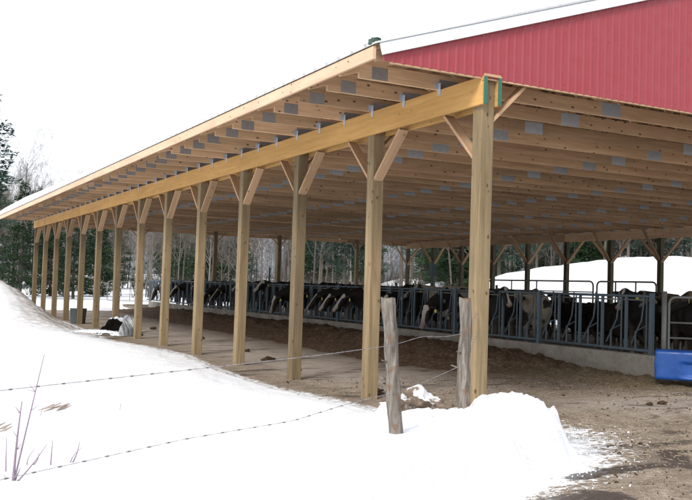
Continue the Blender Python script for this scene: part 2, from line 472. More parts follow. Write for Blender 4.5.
# ------------------------------------------------------------------ ground
EDGE = [(-20, -1), (-8, 1.2), (0, 2.6), (3, 2.6), (4, 2.9), (4.6, 3.3), (5.05, 3.75), (5.3, 4.25), (5.6, 4.95), (6.0, 5.5), (6.5, 6.0), (7.1, 6.4), (7.8, 6.7), (8.15, 6.35), (8.5, 5.85), (8.8, 5.5), (9.6, 5.6), (10.4, 5.5),
        (12, 5.25), (15, 5.4), (17.7, 5.75), (20, 5.6), (22.2, 5.2), (25, 5.35), (31, 5.75), (40, 5.9), (42, 6.2), (60, 6.2)]
HT = [(3, .42), (5.2, .42), (6.4, .33), (7.2, .24), (8.0, .17), (8.8, .13), (10, .13), (12, .12), (16, .10), (22, .12), (30, .2)]
def terrain(x, y):
    d = math.hypot(x, y)
    t = 1.9 * sstep(d, 60, 130) + 7 * sstep(d, 160, 420)
    a = sstep(x, 28, 33.5)
    ridge = interp(y, [(10, 3.9), (29, 3.55), (33, 3.5), (36, 3.3), (39, 3.0), (42, 2.65), (44, 2.1), (47, .9), (50, .3)])
    f = a * (1 - .65 * sstep(x, 38, 60))
    t += (1.35 * math.exp(-((x - 40) / 5.) ** 2) * sstep(y, 50, 56) * sstep(y, 72, 64) * (1 + .22 * math.sin(y * .9) + .15 * fbm(x * .3, y * .5))) if 25 < x < 58 else 0
    t += ridge * .91 * f * (1 + .10 * fbm(x * .28, y * .28)) * sstep(y, 4, 12)
    return t
def snow_h(x, y):
    e = interp(y, EDGE)
    n = fbm(x * .8, y * .8, 1.); n2 = fbm(x * 3.2, y * 3.2, 5., 3)
    e += .22 * n2 + .12 * n
    din = e - x                                   # distance inside the left bank
    right = x - 29.5 + .6 * n                      # beyond the far side of the barn
    base = terrain(x, y)
    yb = 42.5 + 8.5 * sstep(x, 10.3, 12.5)
    if y > 41: din = max(din, min(6, (y - yb) * 1.2 + .5 * n2))
    k = (.45 if y > 6 else .8) if y < 8.6 else 1.3
    inside = max(sstep(din, -.02, k), sstep(right, 0, 1.5))
    if x > 12 and y < 6: inside *= 1 - sstep(x, 12, 14) * sstep(y, 6, 5)
    H = interp(y, HT) if x < 15 else .2
    h = H * inside * (1 + .12 * n) + .018 * n2 * inside
    h += .17 * sstep(x - .72 * y, -.02, .18) * sstep(y, 6.3, 7.2) * sstep(din, .0, .28) * (1 + .5 * n2) * (1 - sstep(y, 8.0, 8.5))
    if y < 9 and x > 3.5: h += .055 * (1 - abs(fbm(x * 4.5, y * 4.5, 8., 4)) * 3.2) * sstep(din, .0, .3) * sstep(x - .6 * y, 0, .5) - .02
    h += .10 * math.exp(-(((x - 4.95) / .35) ** 2 + ((y - 6.8) / .3) ** 2))
    bank = 1.22 * sstep(y, 21, 37) * sstep(e - x if y < 41.5 else 5.9 - x, 0, 2.1) * (1 - .35 * sstep(y, 46, 60)) * (1 + .10 * n)
    h += bank
    if inside < .02: h = -.12
    return h + base * (1 if (x > 27 or d_big(x, y)) else 0)
def d_big(x, y): return math.hypot(x, y) > 58
def mud_h(x, y):
    n = fbm(x * .5, y * .5, 9., 3); n2 = fbm(x * 2.6, y * 2.6, 2., 4)
    r = .02 * n + .022 * n2
    if 6.3 < x < 9 and y > 10: r *= .45
    if y > 11.3 and 12.4 < x < 24.5: r += .10
    # frozen tyre ruts crossing the yard mouth
    if y < 9.5:
        for yy in (3.6, 5.4, 7.9):
            q = (y - yy - .25 * math.sin(x * .5) - .08 * (x - 6)) / .28
            r += (-.045 * math.exp(-q * q) + .025 * math.exp(-((abs(q) - 1.7) * 2) ** 2)) * sstep(x, 5.5, 7.5)
    return r

def axis(segs):
    out = []
    for a, b, st in segs:
        n = max(1, int(round((b - a) / st))); out += [a + (b - a) * i / n for i in range(n)]
    out.append(segs[-1][1]); return out
def sheet(name, xs, ys, hf, mat, attr=None, keep=None):
    V = [(x, y, hf(x, y)) for y in ys for x in xs]; nx = len(xs); F = []
    for j in range(len(ys) - 1):
        for i in range(nx - 1):
            a = j * nx + i
            if keep is None or keep(xs[i], ys[j], V[a][2], V[a + 1][2], V[a + nx][2], V[a + nx + 1][2]):
                F.append((a, a + 1, a + nx + 1, a + nx))
    o = from_data(name, V, F, mat, smooth=True)
    if attr:
        at = o.data.attributes.new(attr[0], 'FLOAT', 'POINT')
        at.data.foreach_set('value', [attr[1](v[0], v[1], v[2]) for v in V])
    return o
def dirtf(x, y, z):
    e = interp(y, EDGE)
    if x > e + .5 or y > 41: return 0.
    a = sstep(y, 22, 26) * sstep(x, e - 2.8, e - .6) * (1 - sstep(y, 40, 42))
    b = .45 * sstep(x, e - .25, e + .05) * sstep(y, 8, 10)
    return min(1, max(a, b))
xs = axis([(-220, -60, 20), (-60, -12, 4), (-12, 0, .5), (0, 3, .1), (3, 7.6, .055), (7.6, 12, 1.1), (12, 26, 2), (26, 42, .5), (42, 80, 3), (80, 420, 20)])
ys = axis([(-60, -8, 4), (-8, 2.6, .5), (2.6, 12, .055), (12, 26, .12), (26, 54, .35), (54, 80, 2), (80, 460, 20)])
snow = sheet('snow_ground', xs, ys, snow_h, M['snow'], ('dirt', dirtf)); tag(snow, kind='structure')
def frostf(x, y, z):
    e = interp(y, EDGE)
    d = x - e
    near = math.exp(-max(0, d) / 1.1) * (1 if y < 8.4 else .0) 
    near2 = math.exp(-max(0, d) / .16) * sstep(y, 8.2, 9) * .75
    return min(1, max(near, near2))
xs2 = axis([(-2, 3, .5), (3, 13, .07), (13, 31, .5), (31, 60, 4)])
ys2 = axis([(-30, -8, 2), (-8, 2.6, .5), (2.6, 13, .07), (13, 28, .15), (28, 53, .5)])
mud = sheet('barnyard_ground', xs2, ys2, mud_h, M['mud'], ('frost', frostf)); tag(mud, kind='structure')
WET = [((5.15, 5.6), (5.9, 5.75), .16), ((5.9, 5.75), (6.5, 5.7), .13), ((6.5, 5.7), (6.9, 6.2), .18), ((6.9, 6.2), (7.2, 6.1), .12), ((3.9, 4.75), (4.9, 5.0), .30), ((3.6, 4.3), (4.5, 4.6), .5), ((8.6, 6.9), (9.6, 6.6), .25), ((7.9, 6.6), (8.4, 6.7), .12)]
def wetf(x, y, z):
    m = 0.
    if y > 9 or y < 2 or x > 11: return m
    for (ax, ay), (bx, by), w_ in WET:
        dx, dy = bx - ax, by - ay; t = min(1, max(0, ((x - ax) * dx + (y - ay) * dy) / (dx * dx + dy * dy)))
        m = max(m, 1 - math.hypot(x - ax - t * dx, y - ay - t * dy) / (1.3 * w_))
    return m
at_ = mud.data.attributes.new('wet', 'FLOAT', 'POINT'); at_.data.foreach_set('value', [wetf(*v.co) for v in mud.data.vertices])

# ------------------------------------------------------------------ feed along the curb
def feed_h(x, y):
    n = fbm(x * .9, y * .55, 4., 3); n2 = fbm(x * 4, y * 4, 7., 4)
    w = interp(y, [(7.8, 12.6), (9.5, 11.0), (11, 10.0), (13, 9.7), (14, 8.9), (17, 8.7), (20, 8.9), (32, 9.3), (42, 9.6)])
    Hh = interp(y, [(8, .02), (9.6, .12), (12.2, .15), (13.2, .17), (13.9, .31), (15, .38), (19, .36), (23, .38), (30, .34), (40, .30), (43, .1)])
    t = sstep(x, w + .5 * n, w + (1.7 if y > 13.4 else 2.4))
    return Hh * t * (1 + .35 * n) * (1 - .30 * sstep(x, 11.3, 12.1)) + .15 * n2 * t + .07 * t * fbm(x * 2, y * 2, 3., 2) - .03
o = sheet('silage_feed', axis([(8.2, 12.19, .07)]), axis([(8.2, 20, .07), (20, 43.6, .14)]), feed_h, M['feed'])
tag(o, 'long windrow of dark chopped silage heaped against the concrete curb', 'animal feed', kind='stuff')

# concrete curb
bm = bmesh.new(); yy = 11.0
while yy < 44.4:
    y2 = min(44.4, yy + 3.66)
    bm_box(bm, (12.2, yy + .004, -.05), (12.42, y2 - .004, .45)); yy = y2
bmesh.ops.bevel(bm, geom=bm.edges[:], offset=.012, segments=1, affect='EDGES')
tag(from_bm('feed_curb', bm, M['conc']), 'low grey concrete curb running under the row of headlocks', 'curb')

# ------------------------------------------------------------------ the barn
barn = empty('pole_barn', (T0, S0, 0))
tag(barn, 'long open sided timber pole barn with snowy roof and red metal gable', 'barn')
off = Vector((-T0, -S0, 0))
def P(*a): return Vector(a) + off
postw = .172
def brace(kind, x, y, dy, z0, z1, w=.14):
    sgn = 1 if dy > 0 else -1
    return lumber('brace', P(x, y + sgn * (postw / 2 - .01), z0), P(x, y + dy, z1), .038, w, M['brace'], barn, up=(1, 0, 0))
for n in range(NB + 1):
    y = S0 + n * B
    for X, far in ((T0, 0), (T2, 1)):
        lean = rnd.uniform(-.02, .02)
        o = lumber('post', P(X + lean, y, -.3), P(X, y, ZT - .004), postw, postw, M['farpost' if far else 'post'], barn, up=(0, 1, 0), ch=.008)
        if not far:
            if n > 0: brace('n', X, y, -.70 + (rnd.uniform(-.02, .02)), 2.98, ZB, .14)
            if n < NB: brace('n', X, y, .70, 3.0, ZB, .14)
            lumber('brace', P(X + .07, y, 3.42), P(X + .58, y, ZT + .02), .038, .14, M['brace'], barn, up=(0, 1, 0))
        else:
            if n > 0: brace('f', X - .02, y, -1.0, 2.72, ZB + .05, .14)
            if n < NB: brace('f', X - .02, y, .95, 2.78, ZB, .14)
            lumber('brace', P(X - .07, y, 2.8), P(X - .95, y, ZT + .02), .038, .14, M['brace'], barn, up=(0, 1, 0))
for X in (10.42, 14.03, 17.31, 21.65):
    lumber('post', P(X, YE, -.3), P(X, YE, ZT - .004), postw, postw, M['post'], barn, up=(0, 1, 0), ch=.008)
    for sg in (-1, 1):
        lumber('brace', P(X + sg * .06, YE, 3.40), P(X + sg * .52, YE, ZT), .038, .09, M['brace'], barn, up=(0, 1, 0))
# header beams: laminated boards either side of the posts, butted at every third post
for X in (T0, T2):
    for sg in (-1, 1):
        k = 0
        cuts = [S0 - .155] + [S0 + B * i for i in ((3, 6, 9, 12) if sg * (1 if X == T0 else -1) < 0 else (2, 5, 8, 11))] + [YE + .09]
        for a, b in zip(cuts, cuts[1:]):
            lumber('header_beam', P(X + sg * (postw / 2 + .024), a + .002, (ZB + ZT) / 2), P(X + sg * (postw / 2 + .024), b - .002, (ZB + ZT) / 2), .044, ZT - ZB, M['beam'] if X == T0 else M['truss'], barn)
lumber('header_beam', P(T0 + .15, YE + .10, ZT - .09), P(T2 - .15, YE + .10, ZT - .09), .044, .17, M['truss'], barn)
for sg in (-1, 1):   # green end seals on the beam ends
    bm = bmesh.new(); xx = sg * (postw / 2 + .024)
    bm_box(bm, (xx - .02 + (.012 if sg < 0 else -.012), -.170, ZB + .004), (xx + .02 + (.012 if sg < 0 else -.012), -.156, ZT - .006))
    from_bm('beam_end_seal', bm, M['green'], barn)
bm = bmesh.new(); bm_box(bm, (-.11, -.16, ZT + .001), (.13, -.06, ZT + .03)); from_bm('top_plate', bm, M['brace'], barn)

# trusses
NT_ = NB * 3
th = .038
def truss_mesh():
    bm = bmesh.new()
    zc = ZT + .092
    half = (XM - XE)
    ins = .30
    # bottom chord in lengths, butt-spliced under the plates
    cuts = [XE + ins, 8.65, 12.05 + 3.3, 2 * XM - 8.65, XR - ins]
    for a, b in zip(cuts, cuts[1:]):
        bm_lumber(bm, (a + .001, 0, zc), (b - .001, 0, zc), th, .184)
    for sg in (-1, 1):
        e = XE if sg < 0 else XR
        z0 = roofz(e) - .10; z1 = roofz(XM) - .10
        bm_lumber(bm, (e - sg * .04, 0, z0 + SL * .04), (XM + sg * .02, 0, z1), th - .004, .12)
    zt = lambda x: roofz(x) - .17
    for a, b in ((8.65, 10.3), (12.05, 10.3), (12.05, 13.7), (15.35, 13.7)):
        for m in (0, 1):
            A, Bx = (a, b) if not m else (2 * XM - a, 2 * XM - b)
            bm_lumber(bm, (A, .002, ZT + .14), (Bx, .002, zt(Bx)), th - .006, .09)
    for a, b in ((8.65, 7.0),):
        for m in (0, 1):
            A, Bx = (a, b) if not m else (2 * XM - a, 2 * XM - b)
            bm_lumber(bm, (A, .002, ZT + .14), (Bx, .002, zt(Bx)), th - .006, .09)
    bmesh.ops.translate(bm, verts=bm.verts[:], vec=(-XE, 0, 0))
    return bm
def plate_mesh(w_, h_, mt='plate'):
    bm = bmesh.new()
    for sg in (-1, 1):
        y = sg * (th / 2 + .002)
        bm_box(bm, (-w_ / 2, y - .0015, 0), (w_ / 2, y + .0015, h_))
    me = bpy.data.meshes.new('gusset_plate'); bm.to_mesh(me); bm.free(); me.materials.append(M[mt]); return me
pm_a, pm_b, pm_c = plate_mesh(.34, .175), plate_mesh(.21, .145, 'plate_dull'), plate_mesh(.28, .12, 'plate_dull')
t0 = from_bm('truss', truss_mesh(), M['truss'], barn); tm = t0.data
hang = bmesh.new()
bm_box(hang, (-.004, -.03, -.06), (.0, .03, .09)); bm_box(hang, (-.05, .021, .02), (.0, .024, .10))
hm = bpy.data.meshes.new('hurricane_tie'); hang.to_mesh(hm); hang.free(); hm.materials.append(M['hanger'])
for i in range(NT_ + 1):
    y = S0 + i * B / 3
    t = t0 if i == 0 else share('truss', tm, barn)
    t.location = Vector((XE - T0, y - S0 - (.05 if i == 0 else .055), 0))
    for X, pm in ((5.03, pm_b), (6.0, pm_c), (8.65, pm_a), (12.05, pm_a), (15.35, pm_a), (2 * XM - 12.05, pm_a), (2 * XM - 8.65, pm_a), (T2, pm_c)):
        share('gusset_plate', pm, t, (X - XE + rnd.uniform(-.03, .03), 0, ZT + rnd.uniform(.0, .012)))
    if i: share('hurricane_tie', hm, barn, (-postw / 2 - .0475, y - S0 - .055 - .045, ZT - .01))
# purlins and roof deck
k = 0; x = XE + .35
bm = bmesh.new()
while x < XM:
    for xx in (x, 2 * XM - x):
        z = roofz(xx) - .022
        a, b = (xx - T0, -.12, z), (xx - T0, YE - S0 + .3, z)
        bm_lumber(bm, a, b, .085, .036)
    x += .6
from_bm('purlins', bm, M['deck'], barn)
def slab(name, dz0, dz1, y0, y1, x0, x1, mat, parent=barn, ny=1, nx=2, f=None):
    V = []; F = []
    xsl = [x0 + (XM - x0) * i / nx for i in range(nx + 1)]; xsl += [2 * XM - v for v in reversed(xsl[:-1])]
    if x1 != XR: pass
    bmx = bmesh.new(); top = []; bot = []
    for j in range(ny + 1):
        yv = y0 + (y1 - y0) * j / ny
        top.append([bmx.verts.new((v - T0, yv - S0, roofz(v) + (dz1 if f is None else dz1 + f(v, yv)))) for v in xsl])
        bot.append([bmx.verts.new((v - T0, yv - S0, roofz(v) + dz0)) for v in xsl])
    n = len(xsl)
    for j in range(ny):
        for i in range(n - 1):
            bmx.faces.new((top[j][i], top[j][i + 1], top[j + 1][i + 1], top[j + 1][i]))
            bmx.faces.new((bot[j][i], bot[j + 1][i], bot[j + 1][i + 1], bot[j][i + 1]))
        bmx.faces.new((top[j][0], top[j + 1][0], bot[j + 1][0], bot[j][0]))
        bmx.faces.new((top[j][-1], bot[j][-1], bot[j + 1][-1], top[j + 1][-1]))
    for i in range(n - 1):
        bmx.faces.new((top[0][i], bot[0][i], bot[0][i + 1], top[0][i + 1]))
        bmx.faces.new((top[-1][i], top[-1][i + 1], bot[-1][i + 1], bot[-1][i]))
    return from_bm(name, bmx, mat, parent, smooth=f is not None)
slab('roof_deck', -.002, .012, S0 - .13, YE + .32, XE + .02, XR, M['deck'])
# ribbed roof sheet
slab('roof_sheet', .014, .02, S0 - .20, YE + .35, XE - .03, XR, M['roofmetal'])
# eave boards
for X, sg in ((XE, -1), (XR, 1)):
    yy = S0 - .14
    for L in (4.88, 3.66, 4.88, 4.27, 4.88, 3.66, 4.88, 9):
        y2 = min(YE + .3, yy + L)
        if y2 <= yy: break
        lumber('fascia_board', P(X, yy + .002, 3.955), P(X, y2 - .002, 3.955), .036, .138, M['fascia'], barn); yy = y2
# roof edge lip: ribs sticking out past the eave as small dark bumps
bm = bmesh.new(); yy = S0
while yy < YE + .2:
    bm_box(bm, (XE - .055 - T0, yy - S0, 4.048), (XE + 1.0 - T0, yy - S0 + .035, 4.066)); yy += .305
for v in bm.verts:
    if v.co.x > XE + .5 - T0: v.co.z += SL * 1.05
from_bm('roof_ribs', bm, M['roofmetal'], barn)
bm = bmesh.new(); bm_box(bm, (XE - .03 - T0, -.17, 4.05), (XE + .06 - T0, -.05, 4.11)); bmesh.ops.subdivide_edges(bm, edges=bm.edges[:], cuts=2)
for v in bm.verts: v.co += Vector((rnd.uniform(-1, 1), rnd.uniform(-1, 1), rnd.uniform(-1, 1))) * .012
from_bm('foam_closure', bm, M['foam'], barn)
# gable: ribbed red sheeting, near and far end
def gable(y, sgn):
    bm = bmesh.new(); x = XE + .10; xs_ = []
    pitch = .229
    while x < XR - .1:
        for du, dp in ((0, .0), (.014, .007), (.036, .007), (.050, .0), (.115, .0), (.127, .006), (.148, .006), (.160, 0)):
            if x + du < XR - .1: xs_.append((x + du, dp))
        x += pitch
    xs_.append((XR - .1, 0)); bot = []; top = []
    for x, dp in xs_:
        yy = (y - sgn * dp) - S0
        z1 = roofz(x) - .035
        zb = ZT - .015 if sgn > 0 else ZT + .15
        bot.append(bm.verts.new((x - T0, yy, zb))); top.append(bm.verts.new((x - T0, yy, max(zb, z1))))
    for i in range(len(xs_) - 1):
        bm.faces.new((bot[i], bot[i + 1], top[i + 1], top[i]))
    o = from_bm('gable_siding', bm, M['red'], barn)
    md = o.modifiers.new('t', 'SOLIDIFY'); md.thickness = .002
    # screws
    return o
gable(S0 - .135, 1); gable(YE + .20, -1)
for y, s_ in ((S0 - .175, 1), (YE + .34, -1)):
    for sg in (-1, 1):
        a = XE + .06 if sg < 0 else XR - .06
        lumber('rake_trim', P(a, y, roofz(a) - .055), P(XM, y, roofz(XM) - .055), .03, .125, M['trim'], barn)
lumber('bottom_trim', P(XE + .2, S0 - .118, ZT - .022), P(XR - .2, S0 - .118, ZT - .022), .03, .022, M['brace'], barn)
# screws on the gable: little rows
bm = bmesh.new()
x = XE + 1.2
while x < XR - 1.2:
    z = ZT + .06
    while z < roofz(x) - .08:
        bm_box(bm, (x - T0 - .004, -.140, z - .004), (x - T0 + .004, -.135, z + .004)); z += .61
    x += .229
from_bm('siding_screws', bm, M['red'], barn)
# snow lying on the roof
def rs(x, y):
    e = min(x - XE, XR - x)
    n = fbm(x * .5, y * .5, 12.)
    t = interp(y, [(8, .03), (14, .03), (20, .08), (27, .2), (34, .27), (40, .25)])
    t += .09 * sstep(e, .2, 2.)
    ye = min(y - (S0 - .2), YE + .35 - y)
    return max(.0, (t + .04 * n) * (.35 + .65 * sstep(ye, 0, .25)) * (.55 + .45 * sstep(e, -.1, .15)))
slab('roof_snow', .021, .025, S0 - .19, YE + .34, XE - .02, XR, M['snow'], ny=150, nx=60, f=rs)

# ------------------------------------------------------------------ headlocks
SL_ = .61
def headlock():
    r = empty('headlock_panel')
    L = 5 * SL_
    bm = bmesh.new()
    tube(bm, [(0, 0, 1.5), (0, L, 1.5)], .026, 8); from_bm('top_rail', bm, M['lock'], r, True)
    bm = bmesh.new(); tube(bm, [(0.045, .02, 1.43), (0.045, L - .02, 1.43)], .016, 6); from_bm('lock_bar', bm, M['galv'], r, True)
    bm = bmesh.new(); tube(bm, [(0, 0, .52), (0, L, .52)], .028, 8); from_bm('bottom_rail', bm, M['lock'], r, True)
    bm = bmesh.new(); bm_box(bm, (-.035, -.035, .45), (.035, .035, 1.56)); bm_box(bm, (-.07, -.07, .451), (.07, .07, .463)); from_bm('upright', bm, M['lock'], r)
    for k in range(5):
        y = k * SL_
        bm = bmesh.new()
        if k: bm_box(bm, (-.022, y - .022, .52), (.022, y + .022, 1.52))
        tube(bm, [(0, y + .12, .53), (0, y + .12, 1.5)], .015, 6)
        from_bm('neck_bar', bm, M['lock'], r)
        bm = bmesh.new()
        sw = (k * 7 % 3 - 1) * .02
        tube(bm, [(0, y + .50 + sw, .62), (0, y + .24, 1.06), (0, y + .185, 1.44), (0, y + .185, 1.56)], .015, 6)
        tube(bm, [(0, y + .38, .53), (0, y + .38, .86)], .015, 6)
        tube(bm, [(0, y + .36, .86), (0, y + .14, .96)], .012, 6)
        from_bm('swing_bar', bm, M['lock'], r)
    return r
hl = headlock(); kids = children_map()
names = ['nearest to the blue tank', 'second along from the blue tank', 'third along from the blue tank', 'fourth from the blue tank, by the corner post',
         'fifth from the blue tank, right of the rough fence posts', 'sixth from the blue tank, behind the left fence post', 'seventh from the blue tank, where cow heads stick out',
         'eighth from the blue tank, mid row', 'ninth from the blue tank, towards the far end', 'tenth from the blue tank, near the far end', 'farthest from the blue tank, at the far end']
for i in range(11):
    o = hl if i == 0 else copy_tree(hl, None, kids)
    o.location = (12.3, 11.5 + i * 5 * SL_, 0)
    tag(o, 'blue grey steel cattle headlock, ' + names[i], 'headlock', 'headlock panels along the feed curb')

# pipe gate at the near end
def pipe_gate(name, L, zs, r=.024, verts=(), round_=.12, mat=None, braces=False):
    root = empty(name); mat = mat or M['galv']
    z0, z1 = zs[0], zs[-1]
    pts = []
    for (cx, cz, a0) in ((L - round_, z1 - round_, 90), (L - round_, z0 + round_, 0), (round_, z0 + round_, -90), (round_, z1 - round_, 180)):
        for t in range(5):
            a = R(a0 - t * 22.5); pts.append((cx + round_ * math.cos(a), 0, cz + round_ * math.sin(a)))
    bm = bmesh.new(); tube(bm, pts, r, 8, closed=True); from_bm('gate_frame', bm, mat, root, True)
    for z in zs[1:-1]:
        bm = bmesh.new(); tube(bm, [(0.01, 0, z), (L - .01, 0, z)], r * .8, 6); from_bm('rail', bm, mat, root, True)
    for x in verts:
        bm = bmesh.new(); tube(bm, [(x, -.0, z0), (x, -.0, z1)], r * .85, 6); from_bm('stay', bm, mat, root, True)
    return root
g = pipe_gate('pipe_gate', 3.0, (.5, .78, 1.05, 1.5), verts=(1.5,)); g.location = (12.42, 11.22, 0); g.rotation_euler = (0, 0, R(-38))
tag(g, 'galvanised pipe gate beside the blue tank in front of the black cow', 'gate')
bm = bmesh.new(); tube(bm, [(0, 0, 0), (0, 0, 1.6)], .045, 10); p_ = from_bm('gate_post', bm, M['galv'], None, True, loc=(12.36, 11.27, .0))
tag(p_, 'round galvanised steel post holding the gate beside the blue tank', 'post')
# rear gates behind the cows
for (ya, yb, zt, zsq, lab) in ((15.3, 17.28, 1.84, (.45, .9, 1.22, 1.48, 1.84), 'round cornered pipe gate behind the cows, right of the two rear gates'),
                           (17.42, 21.9, 1.84, (.45, .9, 1.25, 1.56, 1.84), 'long pipe gate behind the cows, left of the two rear gates')):
    g = pipe_gate('pipe_gate', yb - ya, zsq, verts=[(yb - ya) * f for f in ((.33, .67) if yb < 18 else (.25, .5, .75))]); g.location = (16.5, ya, 0); g.rotation_euler = (0, 0, R(90))
    tag(g, lab, 'gate', 'rear pipe gates')
# free stall dividers further back
def divider():
    bm = bmesh.new()
    pts = [(0, 0, 1.35), (.3, 0, 1.48), (1.5, 0, 1.48), (1.85, 0, 1.3), (1.9, 0, 1.0), (1.75, 0, .72), (1.3, 0, .6), (.5, 0, .55), (0, 0, .52)]
    tube(bm, pts, .028, 6); return from_bm('loop', bm, M['galv'], None, True)
dv = empty('stall_divider'); lp = divider(); lp.parent = dv
bm = bmesh.new(); tube(bm, [(0, 0, 0), (0, 0, 1.62)], .04, 8); from_bm('upright', bm, M['galv'], dv, True)
kids = children_map()
for i in range(14):
    o = dv if i == 0 else copy_tree(dv, None, kids)
    o.location = (17.2, 22.4 + i * 1.22, .08)
    tag(o, 'looped steel free stall divider in the row behind the feeding cows', 'stall divider', 'free stall dividers in the row behind the cows')
for j, (x, y, h, lab) in enumerate(((16.5, 25.0, 2.45, 'dark steel pipe post sticking up behind the headlocks, left of the corner post'), (16.5, 39.0, 2.3, 'dark steel pipe post above the headlocks in the middle of the row'))):
    bm = bmesh.new(); tube(bm, [(0, 0, 0), (0, 0, h)], .055 if j == 0 else .045, 10); bm_box(bm, (-.09, -.09, h - .5), (.09, .09, h - .1)) if j == 0 else None
    tag(from_bm('pipe_post', bm, M['lock'], None, False, loc=(x, y, 0)), lab, 'post')

# ------------------------------------------------------------------ blue tank
def tank():
    root = empty('water_tank', (11.98, 10.42, .135), R(-48))
    bm = bmesh.new()
    bmesh.ops.create_cube(bm, size=1.)
    for v in bm.verts: v.co = Vector((v.co.x * 1.02, v.co.y * .56, (v.co.z + .5) * .48))
    bmesh.ops.bevel(bm, geom=bm.edges[:], offset=.05, segments=3, affect='EDGES', profile=.6)
    # moulded recess on the front face
    bmesh.ops.subdivide_edges(bm, edges=[e for e in bm.edges if e.calc_length() > .3], cuts=14, use_grid_fill=True)
    for v in bm.verts:
        x, y, z = v.co
        if y < -.2:
            if -.05 < x < .46 and .07 < z < .29: v.co.y += .06
            if abs(((x + .5) / .13) % 1 - .5) < .16 and z > .30: v.co.y += .02
        v.co.x += .006 * math.sin(z * 20)
        if z > .5: v.co.z += .012 * math.cos(x * 5)
    o = from_bm('tank_body', bm, M['blue'], root, True)
    bm = bmesh.new(); tube(bm, [(.22, -.28, .40), (.22, -.325, .43), (.22, -.335, .36), (.22, -.325, .29), (.22, -.28, .27)], .016, 8)
    tube(bm, [(.32, -.28, .40), (.32, -.325, .43), (.32, -.335, .36), (.32, -.325, .29), (.32, -.28, .27)], .016, 8); from_bm('grip', bm, M['blue'], root, True)
    tag(root, 'bright blue moulded plastic water tank at the end of the curb', 'water tank')
tank()

